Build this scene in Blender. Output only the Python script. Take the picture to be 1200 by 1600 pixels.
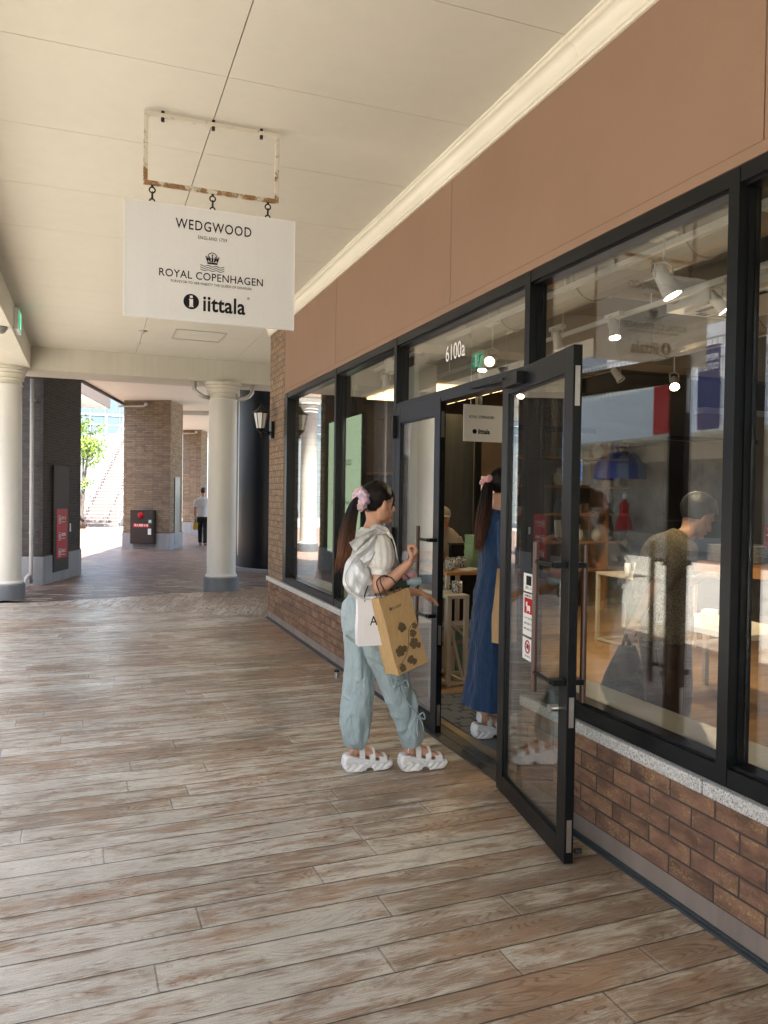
import bpy, bmesh, math, random
from mathutils import Vector, Matrix, noise
random.seed(7)
for o in list(bpy.data.objects): bpy.data.objects.remove(o)
SC = bpy.context.scene
COL = SC.collection
# ---------------------------------------------------------------- camera
cam = bpy.data.objects.new("camera", bpy.data.cameras.new("camera"))
COL.objects.link(cam)
cam.data.sensor_fit = 'VERTICAL'; cam.data.sensor_height = 36.0
cam.data.lens = 1218.86 / 1600 * 36.0
cam.data.clip_start = 0.05; cam.data.clip_end = 600
_y, _p, _r = [math.radians(a) for a in (20.7076, -1.1206, 0.8385)]
_f = Vector((math.sin(_y)*math.cos(_p), math.cos(_y)*math.cos(_p), math.sin(_p)))
_rt = Vector((math.cos(_y), -math.sin(_y), 0)); _up = _rt.cross(_f)
_r2 = _rt*math.cos(_r) + _up*math.sin(_r); _u2 = -_rt*math.sin(_r) + _up*math.cos(_r)
cam.matrix_world = Matrix.Translation((0, 0, 1.58)) @ Matrix((_r2, _u2, -_f)).transposed().to_4x4()
SC.camera = cam
# ---------------------------------------------------------------- sky, sun, exposure
SUN_DIR = Vector((-0.10, -0.50, 1.0)).normalized()      # towards the sun
EL = math.asin(SUN_DIR.z); AZ = math.atan2(SUN_DIR.x, SUN_DIR.y)
w = bpy.data.worlds.new("World"); SC.world = w; w.use_nodes = True
nt = w.node_tree; bg = nt.nodes["Background"]
sky = nt.nodes.new("ShaderNodeTexSky"); sky.sky_type = 'NISHITA'; sky.sun_disc = False
sky.sun_elevation = EL; sky.sun_rotation = AZ; sky.dust_density = 3.0
nt.links.new(sky.outputs[0], bg.inputs[0]); bg.inputs[1].default_value = 0.13
sl = bpy.data.lights.new("sun", 'SUN'); sl.energy = 4.2; sl.angle = math.radians(0.5); sl.color = (1.0, 0.95, 0.86)
so = bpy.data.objects.new("sun", sl); COL.objects.link(so)
so.rotation_euler = SUN_DIR.to_track_quat('Z', 'Y').to_euler()
SC.view_settings.view_transform = 'Standard'; SC.view_settings.look = 'None'
SC.view_settings.gamma = 1.0; SC.view_settings.exposure = 2.82
SC.render.engine = 'CYCLES'
SC.cycles.use_denoising = True
SC.cycles.max_bounces = 10; SC.cycles.diffuse_bounces = 5; SC.cycles.glossy_bounces = 5
SC.cycles.transparent_max_bounces = 24; SC.cycles.transmission_bounces = 6
SC.cycles.caustics_reflective = False; SC.cycles.caustics_refractive = False
SC.cycles.sample_clamp_indirect = 6.0
# ---------------------------------------------------------------- materials
MATS = {}
class NT:
    def __init__(s, name):
        s.m = bpy.data.materials.new(name); s.m.use_nodes = True
        s.t = s.m.node_tree; s.t.nodes.clear()
        s.out = s.t.nodes.new('ShaderNodeOutputMaterial')
    def n(s, typ, **kw):
        nd = s.t.nodes.new(typ)
        for k, v in kw.items(): setattr(nd, k, v)
        return nd
    def l(s, a, b): s.t.links.new(a, b)
    def math(s, op, a, b=None, c=None):
        nd = s.n('ShaderNodeMath', operation=op)
        for i, v in enumerate((a, b, c)):
            if v is None: continue
            if isinstance(v, (int, float)): nd.inputs[i].default_value = v
            else: s.l(v, nd.inputs[i])
        return nd.outputs[0]
    def mix(s, fac, a, b, typ='MIX'):
        nd = s.n('ShaderNodeMix', data_type='RGBA', blend_type=typ)
        for i, v in ((0, fac), (6, a), (7, b)):
            if isinstance(v, (int, float)): nd.inputs[i].default_value = v
            elif isinstance(v, tuple): nd.inputs[i].default_value = (*v[:3], 1)
            else: s.l(v, nd.inputs[i])
        return nd.outputs[2]
    def ramp(s, fac, stops):
        nd = s.n('ShaderNodeValToRGB'); s.l(fac, nd.inputs[0])
        el = nd.color_ramp.elements
        while len(el) < len(stops): el.new(0.5)
        for e, (p, c) in zip(el, stops):
            e.position = p; e.color = (*(c if isinstance(c, tuple) else (c, c, c)), 1)
        return nd.outputs[0]
    def noise(s, vec, scale, detail=3, rough=0.5, dist=0.0):
        nd = s.n('ShaderNodeTexNoise'); nd.inputs['Scale'].default_value = scale
        nd.inputs['Detail'].default_value = detail; nd.inputs['Roughness'].default_value = rough
        nd.inputs['Distortion'].default_value = dist
        if vec is not None: s.l(vec, nd.inputs['Vector'])
        return nd.outputs[0]
    def map(s, vec, scale=(1, 1, 1), loc=(0, 0, 0), rot=(0, 0, 0)):
        nd = s.n('ShaderNodeMapping'); s.l(vec, nd.inputs[0])
        nd.inputs['Scale'].default_value = scale; nd.inputs['Location'].default_value = loc; nd.inputs['Rotation'].default_value = rot
        return nd.outputs[0]
    def pos(s): return s.n('ShaderNodeNewGeometry').outputs['Position']
    def obj(s): return s.n('ShaderNodeTexCoord').outputs['Object']
    def sep(s, v):
        nd = s.n('ShaderNodeSeparateXYZ'); s.l(v, nd.inputs[0]); return nd.outputs
    def comb(s, x, y, z=0.0):
        nd = s.n('ShaderNodeCombineXYZ')
        for i, v in enumerate((x, y, z)):
            if isinstance(v, (int, float)): nd.inputs[i].default_value = v
            else: s.l(v, nd.inputs[i])
        return nd.outputs[0]
    def bsdf(s, color=None, rough=0.5, metal=0.0, bump=None, bs=0.3, bd=0.01, spec=0.5, **kw):
        p = s.n('ShaderNodeBsdfPrincipled')
        for k, v in (('Base Color', color), ('Roughness', rough), ('Metallic', metal), ('Specular IOR Level', spec)):
            if v is None: continue
            if isinstance(v, (int, float)): p.inputs[k].default_value = v
            elif isinstance(v, tuple): p.inputs[k].default_value = (*v[:3], 1)
            else: s.l(v, p.inputs[k])
        for k, v in kw.items():
            k = k.replace('_', ' ')
            p.inputs[k].default_value = (*v, 1) if isinstance(v, tuple) else v
        if bump is not None:
            b = s.n('ShaderNodeBump'); b.inputs['Strength'].default_value = bs; b.inputs['Distance'].default_value = bd
            s.l(bump, b.inputs['Height']); s.l(b.outputs[0], p.inputs['Normal'])
        s.l(p.outputs[0], s.out.inputs[0]); return p

def mat(name, color, rough=0.5, metal=0.0, var=0.12, vs=6.0, bump=0.0, bscale=60.0, spec=0.5, stretch=(1, 1, 1), **kw):
    """plain procedural material: colour broken up by soft noise, optional fine bump"""
    if name in MATS: return MATS[name]
    t = NT(name); P = t.map(t.pos(), stretch)
    nz = t.noise(P, vs, 4, 0.6)
    f = t.ramp(nz, [(0.3, 1 - var), (0.7, 1.0)])
    c = t.mix(1.0, color, f, 'MULTIPLY')
    b = t.noise(P, bscale, 3) if bump else None
    t.bsdf(c, rough, metal, b, bump, 0.004, spec, **kw)
    MATS[name] = t.m; return t.m

def emis(name, color, strength):
    if name in MATS: return MATS[name]
    t = NT(name); e = t.n('ShaderNodeEmission'); e.inputs[0].default_value = (*color, 1); e.inputs[1].default_value = strength
    t.l(e.outputs[0], t.out.inputs[0]); MATS[name] = t.m; return t.m

def glass_mat(name, tint=(0.93, 0.95, 0.93), ior=1.9, dirt=0.0):
    t = NT(name)
    tr = t.n('ShaderNodeBsdfTransparent'); tr.inputs[0].default_value = (*tint, 1)
    gl = t.n('ShaderNodeBsdfGlossy'); gl.inputs['Roughness'].default_value = 0.0; gl.inputs[0].default_value = (1, 1, 1, 1)
    fr = t.n('ShaderNodeFresnel'); fr.inputs[0].default_value = ior
    geo = t.n('ShaderNodeNewGeometry')
    # same reflectance seen from either side of the thin pane
    lw = t.n('ShaderNodeVectorMath', operation='DOT_PRODUCT'); t.l(geo.outputs['Normal'], lw.inputs[0]); t.l(geo.outputs['Incoming'], lw.inputs[1])
    c = t.math('ABSOLUTE', lw.outputs['Value'])
    sch = t.math('POWER', t.math('SUBTRACT', 1.0, c), 4.2)
    r0 = ((ior - 1) / (ior + 1)) ** 2
    fac = t.math('ADD', t.math('MULTIPLY', sch, 1 - r0), r0)
    mx = t.n('ShaderNodeMixShader'); t.l(fac, mx.inputs[0]); t.l(tr.outputs[0], mx.inputs[1]); t.l(gl.outputs[0], mx.inputs[2])
    last = mx.outputs[0]
    if dirt:
        df = t.n('ShaderNodeBsdfDiffuse'); df.inputs[0].default_value = (0.7, 0.7, 0.66, 1)
        nz = t.noise(t.map(t.pos(), (1, 1, 1)), 5.0, 5, 0.7)
        k = t.math('MULTIPLY', t.ramp(nz, [(0.35, 0.15), (0.75, 1.0)]), dirt)
        m2 = t.n('ShaderNodeMixShader'); t.l(k, m2.inputs[0]); t.l(last, m2.inputs[1]); t.l(df.outputs[0], m2.inputs[2]); last = m2.outputs[0]
    t.l(last, t.out.inputs[0]); MATS[name] = t.m; return t.m

# ---------------------------------------------------------------- objects
def tag(o, label=None, cat=None, group=None, kind=None):
    if label: o['label'] = label
    if cat: o['category'] = cat
    if group: o['group'] = group
    if kind: o['kind'] = kind
    return o
def thing(name, label, cat, loc=(0, 0, 0), rz=0.0, group=None):
    o = bpy.data.objects.new(name, None); COL.objects.link(o)
    o.location = loc; o.rotation_euler = (0, 0, rz); o.empty_display_size = 0.1
    return tag(o, label, cat, group)
def pmat(p):
    m = Matrix.Translation(p.location) @ p.rotation_euler.to_matrix().to_4x4()
    return pmat(p.parent) @ p.matrix_parent_inverse @ m if p.parent else m
def adopt(o, parent):
    """parent o while leaving it where its (world) coordinates put it"""
    o.parent = parent
    if parent: o.matrix_parent_inverse = pmat(parent).inverted()
    return o
def link(name, me, material=None, parent=None, local=False, smooth=False, bevel=0.0, **tags):
    o = bpy.data.objects.new(name, me); COL.objects.link(o)
    if material is not None:
        for m in (material if isinstance(material, (list, tuple)) else [material]): me.materials.append(m)
    if parent:
        o.parent = parent
        if not local: o.matrix_parent_inverse = pmat(parent).inverted()
    if smooth: me.polygons.foreach_set('use_smooth', [True]*len(me.polygons))
    if bevel:
        b = o.modifiers.new('bevel', 'BEVEL'); b.width = bevel; b.segments = 2; b.limit_method = 'ANGLE'; b.angle_limit = math.radians(40)
    return tag(o, tags.get('label'), tags.get('cat'), tags.get('group'), tags.get('kind'))
class MB:
    """collects simple solids; build() makes them ONE mesh object"""
    def __init__(s): s.bm = bmesh.new(); s.mi = 0
    def _f(s, vs):
        try:
            f = s.bm.faces.new(vs); f.material_index = s.mi; return f
        except ValueError: return None
    def hexa(s, c):   # 8 corners: bottom 4 ccw, top 4 ccw
        v = [s.bm.verts.new(p) for p in c]
        for q in ((3, 2, 1, 0), (4, 5, 6, 7), (0, 1, 5, 4), (1, 2, 6, 5), (2, 3, 7, 6), (3, 0, 4, 7)): s._f([v[i] for i in q])
        return s
    def box(s, x0, y0, z0, x1, y1, z1):
        return s.hexa([(x0, y0, z0), (x1, y0, z0), (x1, y1, z0), (x0, y1, z0), (x0, y0, z1), (x1, y0, z1), (x1, y1, z1), (x0, y1, z1)])
    def obox(s, c, size, M=None):   # oriented box: centre, size, 3x3
        M = M or Matrix.Identity(3); c = Vector(c); h = Vector(size)/2
        P = [c + M @ Vector((sx*h.x, sy*h.y, sz*h.z)) for sz in (-1, 1) for sx, sy in ((-1, -1), (1, -1), (1, 1), (-1, 1))]
        return s.hexa(P)
    def beam(s, a, b, w, h, up=(0, 0, 1)):
        a = Vector(a); b = Vector(b); d = (b-a); L = d.length; d.normalize(); u = Vector(up)
        if abs(d.dot(u)) > 0.98: u = Vector((1, 0, 0))
        sd = d.cross(u).normalized(); u2 = sd.cross(d)
        M = Matrix((d, sd, u2)).transposed()
        return s.obox((a+b)/2, (L, w, h), M)
    def prism(s, pts, z0, z1):
        n = len(pts); b = [s.bm.verts.new((p[0], p[1], z0)) for p in pts]; t = [s.bm.verts.new((p[0], p[1], z1)) for p in pts]
        s._f(b[::-1]); s._f(t)
        for i in range(n): s._f([b[i], b[(i+1) % n], t[(i+1) % n], t[i]])
        return s
    def extrude_y(s, prof, y0, y1):   # prof: (x,z)
        n = len(prof); a = [s.bm.verts.new((p[0], y0, p[1])) for p in prof]; b = [s.bm.verts.new((p[0], y1, p[1])) for p in prof]
        s._f(a); s._f(b[::-1])
        for i in range(n): s._f([a[i], b[i], b[(i+1) % n], a[(i+1) % n]])
        return s
    def quad(s, a, b, c, d):
        s._f([s.bm.verts.new(p) for p in (a, b, c, d)]); return s
    def lathe(s, prof, c=(0, 0, 0), seg=32, M=None, a0=0.0, a1=2*math.pi, cap=True):   # prof: (r,z)
        c = Vector(c); M = M or Matrix.Identity(3); full = abs(a1-a0-2*math.pi) < 1e-6
        n = seg if full else seg+1; rings = []
        for r, z in prof:
            rings.append([s.bm.verts.new(c + M @ Vector((r*math.cos(a0+(a1-a0)*i/seg), r*math.sin(a0+(a1-a0)*i/seg), z))) for i in range(n)])
        for k in range(len(rings)-1):
            for i in range(n if full else n-1):
                j = (i+1) % n; s._f([rings[k][i], rings[k][j], rings[k+1][j], rings[k+1][i]])
        if cap and full:
            s._f(rings[0][::-1]); s._f(rings[-1])
        return s
    def cyl(s, a, b, r, r2=None, seg=16, cap=True):
        a = Vector(a); b = Vector(b); d = b-a; L = d.length
        M = d.normalized().to_track_quat('Z', 'Y').to_matrix()
        return s.lathe([(r, 0), (r if r2 is None else r2, L)], a, seg, M, cap=cap)
    def tube(s, pts, r, seg=8, sub=0, cap=True):
        P = [Vector(p) for p in pts]
        R = list(r) if isinstance(r, (list, tuple)) else [r]*len(P)
        if sub: P, R = spline(P, R, sub)
        loft(s.bm, P, R, seg, cap=cap, mi=s.mi); return s
    def sph(s, c, r, seg=12, M=None):
        r = (r, r, r) if isinstance(r, (int, float)) else r
        M4 = Matrix.Translation(c) @ (M.to_4x4() if M else Matrix.Identity(4)) @ Matrix.Diagonal((*r, 1))
        g = bmesh.ops.create_uvsphere(s.bm, u_segments=seg, v_segments=max(6, seg*2//3), radius=1, matrix=M4)
        for v in g['verts']:
            for f in v.link_faces: f.material_index = s.mi
        return s
    def torus(s, c, R, r, M=None, seg=20, rs=8):
        M = M or Matrix.Identity(3); c = Vector(c); rings = []
        for i in range(seg):
            a = 2*math.pi*i/seg; rings.append([s.bm.verts.new(c + M @ Vector(((R+r*math.cos(b))*math.cos(a), (R+r*math.cos(b))*math.sin(a), r*math.sin(b)))) for b in [2*math.pi*j/rs for j in range(rs)]])
        for i in range(seg):
            for j in range(rs): s._f([rings[i][j], rings[(i+1) % seg][j], rings[(i+1) % seg][(j+1) % rs], rings[i][(j+1) % rs]])
        return s
    def mesh(s, name):
        bmesh.ops.recalc_face_normals(s.bm, faces=s.bm.faces[:])
        me = bpy.data.meshes.new(name); s.bm.to_mesh(me); s.bm.free(); return me
    def build(s, name, material, parent=None, **kw): return link(name, s.mesh(name), material, parent, **kw)
def spline(P, R, sub):
    """Catmull-Rom through points and radii (radii floats or tuples)"""
    def cr(a, b, c, d, t): return 0.5*((2*b)+(c-a)*t+(2*a-5*b+4*c-d)*t*t+(3*b-a-3*c+d)*t**3)
    rt = isinstance(R[0], (tuple, list)); RR = [Vector((*r, 0)) if rt else r for r in R]
    oP, oR = [], []; n = len(P)
    for i in range(n-1):
        a, b, c, d = max(i-1, 0), i, i+1, min(i+2, n-1)
        for k in range(sub):
            t = k/sub; oP.append(cr(P[a], P[b], P[c], P[d], t)); r = cr(RR[a], RR[b], RR[c], RR[d], t)
            oR.append((max(r[0], 1e-4), max(r[1], 1e-4)) if rt else max(r, 1e-4))
    oP.append(P[-1]); oR.append((RR[-1][0], RR[-1][1]) if rt else RR[-1])
    return oP, oR
def loft(bm, P, R, seg=16, ref=None, cap=True, mi=0, fn=None):
    """skin rings round a path; R floats or (a,b) with a along ref"""
    n = len(P); rings = []; prev = Vector(ref) if ref is not None else None
    for i in range(n):
        t = (P[min(i+1, n-1)] - P[max(i-1, 0)]).normalized()
        if prev is None: prev = Vector((0, 0, 1)) if abs(t.z) < 0.9 else Vector((1, 0, 0))
        rf = Vector(ref) if ref is not None else prev
        a = (rf - t*rf.dot(t))
        if a.length < 1e-3: a = prev - t*prev.dot(t)
        a.normalize(); b = t.cross(a); prev = a
        ra, rb = R[i] if isinstance(R[i], (tuple, list)) else (R[i], R[i])
        ring = []
        for k in range(seg):
            th = 2*math.pi*k/seg; s = fn(i/(n-1), th) if fn else 1.0
            ring.append(bm.verts.new(P[i] + a*(ra*s*math.cos(th)) + b*(rb*s*math.sin(th))))
        rings.append(ring)
    for i in range(n-1):
        for k in range(seg):
            f = bm.faces.new([rings[i][k], rings[i][(k+1) % seg], rings[i+1][(k+1) % seg], rings[i+1][k]]); f.material_index = mi
    if cap:
        f = bm.faces.new(rings[0][::-1]); f.material_index = mi
        f = bm.faces.new(rings[-1]); f.material_index = mi
    return rings
def L(bm, pts, radii, seg=16, sub=4, ref=None, fn=None):
    P, R = spline([Vector(p) for p in pts], list(radii), sub); loft(bm, P, R, seg, ref, True, 0, fn)
def remesh(bm, voxel, smooth=4, fac=0.5):
    """fuse overlapping closed solids into one continuous surface"""
    bmesh.ops.recalc_face_normals(bm, faces=bm.faces[:])
    me = bpy.data.meshes.new('tmp'); bm.to_mesh(me); bm.free()
    o = bpy.data.objects.new('tmp', me); COL.objects.link(o)
    r = o.modifiers.new('r', 'REMESH'); r.mode = 'VOXEL'; r.voxel_size = voxel; r.adaptivity = 0
    if smooth:
        s = o.modifiers.new('s', 'SMOOTH'); s.factor = fac; s.iterations = smooth
    dg = bpy.context.evaluated_depsgraph_get(); ev = o.evaluated_get(dg)
    out = bpy.data.meshes.new_from_object(ev); bpy.data.objects.remove(o); bpy.data.meshes.remove(me)
    return out
def displace(me, fn):
    me.update(); N = [v.normal.copy() for v in me.vertices]
    for v, nr in zip(me.vertices, N): v.co += nr*fn(v.co, nr)
    me.update(); return me
def text_mesh(txt, size, width=None, align='CENTER', bold=0.0, extr=0.0005, space=1.0, shear=0.0, valign='CENTER'):
    cu = bpy.data.curves.new('txt', 'FONT'); cu.body = txt; cu.size = size; cu.align_x = align; cu.align_y = valign
    cu.offset = bold; cu.extrude = extr; cu.space_character = space; cu.shear = shear; cu.resolution_u = 3
    o = bpy.data.objects.new('txt', cu); COL.objects.link(o)
    dg = bpy.context.evaluated_depsgraph_get(); me = bpy.data.meshes.new_from_object(o.evaluated_get(dg))
    bpy.data.objects.remove(o)
    if width and len(me.vertices):
        xs = [v.co.x for v in me.vertices]; W = max(xs)-min(xs); cx = (max(xs)+min(xs))/2
        for v in me.vertices: v.co.x = (v.co.x-cx)*width/W
    return me
def frame(origin, right, up):
    """matrix putting local x,y on right,up and z towards the reader"""
    r = Vector(right).normalized(); u = Vector(up); u = (u - r*u.dot(r)).normalized(); nrm = r.cross(u)
    return Matrix.Translation(origin) @ Matrix((r, u, nrm)).transposed().to_4x4()
def text(name, txt, size, F, x=0, y=0, material=None, parent=None, **kw):
    me = text_mesh(txt, size, **kw); me.transform(F @ Matrix.Translation((x, y, 0)))
    return link(name, me, material, parent)
def join_meshes(meshes):
    bm = bmesh.new()
    for m in meshes: bm.from_mesh(m)
    me = bpy.data.meshes.new('j'); bm.to_mesh(me); bm.free(); return me
def copy_tree(o, parent=None):
    c = o.copy(); COL.objects.link(c)
    if parent: c.parent = parent
    for ch in list(o.children): copy_tree(ch, c)
    return c
# ================================================================ surface materials
def m_planks(name, rot, pitch=0.162, ph=0.0):
    t = NT(name)
    P = t.map(t.pos(), loc=(0, ph, 0), rot=(0, 0, rot))
    x, y, z = t.sep(P)
    v = t.math('DIVIDE', y, pitch); row = t.math('FLOOR', v); fv = t.math('SUBTRACT', v, row)
    wn = t.n('ShaderNodeTexWhiteNoise', noise_dimensions='1D'); t.l(row, wn.inputs['W'])
    Lb = t.math('MULTIPLY_ADD', wn.outputs['Value'], 0.5, 1.25)
    wn2 = t.n('ShaderNodeTexWhiteNoise', noise_dimensions='1D'); t.l(t.math('ADD', row, 31.7), wn2.inputs['W'])
    u = t.math('DIVIDE', t.math('ADD', x, t.math('MULTIPLY', wn2.outputs['Value'], 9.0)), Lb)
    col = t.math('FLOOR', u); fu = t.math('SUBTRACT', u, col)
    bid = t.n('ShaderNodeTexWhiteNoise', noise_dimensions='2D'); t.l(t.comb(row, col), bid.inputs['Vector'])
    rnd = bid.outputs['Value']
    # seams
    dv = t.math('MULTIPLY', t.math('MINIMUM', fv, t.math('SUBTRACT', 1.0, fv)), pitch)
    du = t.math('MULTIPLY', t.math('MINIMUM', fu, t.math('SUBTRACT', 1.0, fu)), Lb)
    wob = t.math('MULTIPLY', t.noise(t.pos(), 14, 2), 0.0022)
    sv = t.ramp(t.math('SUBTRACT', dv, wob), [(0.0, 1.0), (0.0016, 0.95), (0.0030, 0.0)])
    su = t.ramp(du, [(0.0, 1.0), (0.002, 0.9), (0.0045, 0.0)])
    sul = t.ramp(du, [(0.0, 0.0), (0.0045, 0.0), (0.0065, 1.0), (0.010, 1.0), (0.013, 0.0)])
    seam = t.math('MAXIMUM', sv, t.math('MULTIPLY', su, 0.55))
    # cathedral grain: contour lines of a stretched noise field, different on every board
    off = t.math('MULTIPLY', rnd, 37.0)
    G = t.comb(t.math('MULTIPLY', x, 1.15), t.math('ADD', t.math('MULTIPLY', y, 7.5), off), off)
    fld = t.noise(G, 1.0, 2, 0.45, 0.25)
    rings = t.math('PINGPONG', t.math('MULTIPLY', fld, 34.0), 0.5)
    grain = t.ramp(t.math('MULTIPLY', rings, 2.0), [(0.0, 1.0), (0.25, 0.6), (0.5, 0.0)])
    fine = t.noise(t.map(P, (7, 210, 7)), 1.0, 3, 0.7)
    # worn pale glaze over rusty stain
    pat = t.noise(t.comb(t.math('MULTIPLY', x, 1.1), t.math('ADD', t.math('MULTIPLY', y, 4.6), off), 0.0), 2.7, 6, 0.72, 0.25)
    big = t.noise(t.map(P, (0.55, 0.5, 1)), 1.0, 3, 0.5)
    wear = t.math('ADD', t.math('MULTIPLY_ADD', rnd, 0.12, -0.06), t.math('ADD', pat, t.math('MULTIPLY_ADD', big, 0.5, -0.25)))
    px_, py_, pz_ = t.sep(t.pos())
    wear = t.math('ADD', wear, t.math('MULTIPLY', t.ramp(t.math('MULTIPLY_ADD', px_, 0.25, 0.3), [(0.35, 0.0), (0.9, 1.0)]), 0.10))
    brown = t.ramp(t.math('MULTIPLY_ADD', fine, 0.16, t.math('SUBTRACT', wear, 0.08)), [(0.455, 0.0), (0.58, 0.8), (0.70, 1.0)])
    pale = t.mix(rnd, (0.65, 0.61, 0.515), (0.56, 0.52, 0.435))
    rust = t.mix(t.ramp(t.noise(t.pos(), 1.7, 3), [(.4, 0.0), (.6, 1.0)]), (0.38, 0.22, 0.12), (0.25, 0.17, 0.11))
    base = t.mix(t.math('MULTIPLY', brown, 0.84), pale, rust)
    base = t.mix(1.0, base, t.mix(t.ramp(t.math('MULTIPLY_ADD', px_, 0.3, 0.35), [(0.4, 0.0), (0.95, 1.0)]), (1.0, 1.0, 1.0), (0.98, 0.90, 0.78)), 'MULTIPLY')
    gk = t.math('MULTIPLY', t.math('MULTIPLY', grain, t.ramp(t.noise(t.map(P, (3, 26, 1)), 1.0, 2), [(.35, .35), (.6, 1.0)])), t.math('MULTIPLY_ADD', brown, 0.60, 0.30))
    base = t.mix(gk, base, (0.17, 0.09, 0.05))
    base = t.mix(t.math('MULTIPLY', t.ramp(fine, [(0.50, 0.0), (0.66, 1.0)]), 0.45), base, (0.22, 0.14, 0.09))
    spk = t.ramp(t.noise(t.pos(), 260, 2, 0.6), [(0.42, 0.80), (0.6, 1.06)])
    base = t.mix(1.0, base, spk, 'MULTIPLY')
    # nail rings near the board ends
    ex = t.math('SUBTRACT', du, 0.045); ey = t.math('SUBTRACT', dv, 0.028)
    rr = t.math('SQRT', t.math('ADD', t.math('MULTIPLY', ex, ex), t.math('MULTIPLY', ey, ey)))
    nail = t.ramp(rr, [(0.0, 0.0), (0.0048, 0.0), (0.0060, 1.0), (0.0076, 1.0), (0.009, 0.0)])
    base = t.mix(t.math('MULTIPLY', nail, 0.5), base, (0.10, 0.07, 0.05))
    base = t.mix(t.math('MULTIPLY', sul, 0.45), base, (0.50, 0.44, 0.35))
    base = t.mix(t.math('MULTIPLY', seam, 0.92), base, (0.03, 0.022, 0.018))
    dirt = t.ramp(t.noise(t.pos(), 1.3, 6, 0.72), [(0.35, 0.80), (0.6, 1.04)])
    base = t.mix(1.0, base, dirt, 'MULTIPLY')
    vo = t.n('ShaderNodeTexVoronoi'); vo.inputs['Scale'].default_value = 2.6; t.l(t.pos(), vo.inputs['Vector'])
    sc_ = t.n('ShaderNodeSeparateColor'); t.l(vo.outputs['Color'], sc_.inputs[0])
    gum = t.math('MULTIPLY', t.ramp(vo.outputs['Distance'], [(0.0, 1.0), (0.014, 1.0), (0.022, 0.0)]), t.math('GREATER_THAN', sc_.outputs[0], 0.62))
    base = t.mix(t.math('MULTIPLY', gum, 0.85), base, (0.02, 0.018, 0.016))
    h = t.math('SUBTRACT', t.math('MULTIPLY', t.math('ADD', grain, t.math('MULTIPLY', fine, 0.5)), -0.25), t.math('MULTIPLY', seam, 1.6))
    h = t.math('ADD', h, t.math('MULTIPLY', t.noise(t.map(P, (2.2, 9, 1)), 1.6, 3), 0.9))
    ro = t.ramp(t.math('ADD', t.noise(t.map(P, (1, 6, 1)), 3.0, 4), t.math('MULTIPLY', brown, 0.1)), [(0.3, 0.22), (0.7, 0.42)])
    t.bsdf(base, ro, 0, h, 0.38, 0.006, 0.55)
    return t.m
M_PLANK = m_planks('stamped plank concrete', math.radians(-1.1), ph=-2.356)
M_STRIP = m_planks('stamped plank strip', math.radians(-73.5), 0.19)

def m_brick(name, bw=0.2375, bh=0.0775, mortar=0.0045, c1=(0.115, 0.058, 0.036), c2=(0.23, 0.115, 0.062), fleck=(0.55, 0.36, 0.14), mcol=(0.055, 0.045, 0.038), loc=(0, 0, 0), rough=0.72, flk=0.75, axis=None, split=0.0):
    t = NT(name)
    P = t.map(t.pos(), loc=loc); x, y, z = t.sep(P)
    if axis is None:
        nx, ny, nz = t.sep(t.n('ShaderNodeNewGeometry').outputs['True Normal'])
        k = t.math('GREATER_THAN', t.math('ABSOLUTE', nx), 0.5)
        u = t.math('ADD', t.math('MULTIPLY', y, k), t.math('MULTIPLY', x, t.math('SUBTRACT', 1.0, k)))
    else:
        u = t.math('ADD', t.math('MULTIPLY', x, axis[0]), t.math('MULTIPLY', y, axis[1]))
    uv = t.comb(u, z, 0.0)
    b = t.n('ShaderNodeTexBrick'); t.l(uv, b.inputs['Vector']); b.offset = 0.5
    b.inputs['Scale'].default_value = 1; b.inputs['Brick Width'].default_value = bw; b.inputs['Row Height'].default_value = bh
    b.inputs['Mortar Size'].default_value = mortar; b.inputs['Mortar Smooth'].default_value = 0.25; b.inputs['Bias'].default_value = 0.0
    b.inputs['Color1'].default_value = (0, 0, 0, 1); b.inputs['Color2'].default_value = (1, 1, 1, 1); b.inputs['Mortar'].default_value = (0.5, 0.5, 0.5, 1)
    r = t.n('ShaderNodeSeparateColor'); t.l(b.outputs['Color'], r.inputs[0]); rnd = r.outputs[0]
    V = t.comb(t.math('ADD', u, t.math('MULTIPLY', rnd, 13.0)), z, t.math('MULTIPLY', rnd, 7.0))
    blot = t.noise(t.map(V, (7, 16, 1)), 1.0, 4, 0.6, 0.4)
    col = t.mix(t.math('ADD', t.math('MULTIPLY', rnd, 0.55), t.math('MULTIPLY_ADD', blot, 1.1, -0.35)), c1, c2)
    dark = t.ramp(t.noise(t.map(V, (6, 12, 1), (3, 9, 2)), 1.3, 4, 0.6), [(0.30, 0.45), (0.55, 1.0)])
    col = t.mix(1.0, col, dark, 'MULTIPLY')
    f1 = t.noise(t.map(V, (30, 30, 1)), 3.2, 4, 0.7); f2 = t.noise(t.map(V, (5.5, 9, 1), (1, 5, 3)), 1.2, 3, 0.55)
    fl = t.math('MULTIPLY', t.ramp(f1, [(0.50, 0.0), (0.63, 1.0)]), t.ramp(f2, [(0.46, 0.0), (0.66, 1.0)]))
    col = t.mix(t.math('MULTIPLY', fl, flk), col, fleck)
    soft = t.ramp(f2, [(0.5, 0.0), (0.75, 0.45)])
    col = t.mix(t.math('MULTIPLY', soft, flk), col, (0.33, 0.20, 0.085))
    col = t.mix(b.outputs['Fac'], col, mcol)
    h = t.math('SUBTRACT', t.math('MULTIPLY', f1, 0.35), t.math('MULTIPLY', b.outputs['Fac'], 1.5))
    t.bsdf(col, rough, 0, h, 0.8, 0.005, 0.4)
    return t.m
M_BRICK = m_brick('iron spotted brick', loc=(0, 0.03, -0.1), c1=(0.12, 0.062, 0.042), c2=(0.29, 0.155, 0.092), fleck=(0.52, 0.34, 0.15), flk=.8)
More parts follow.
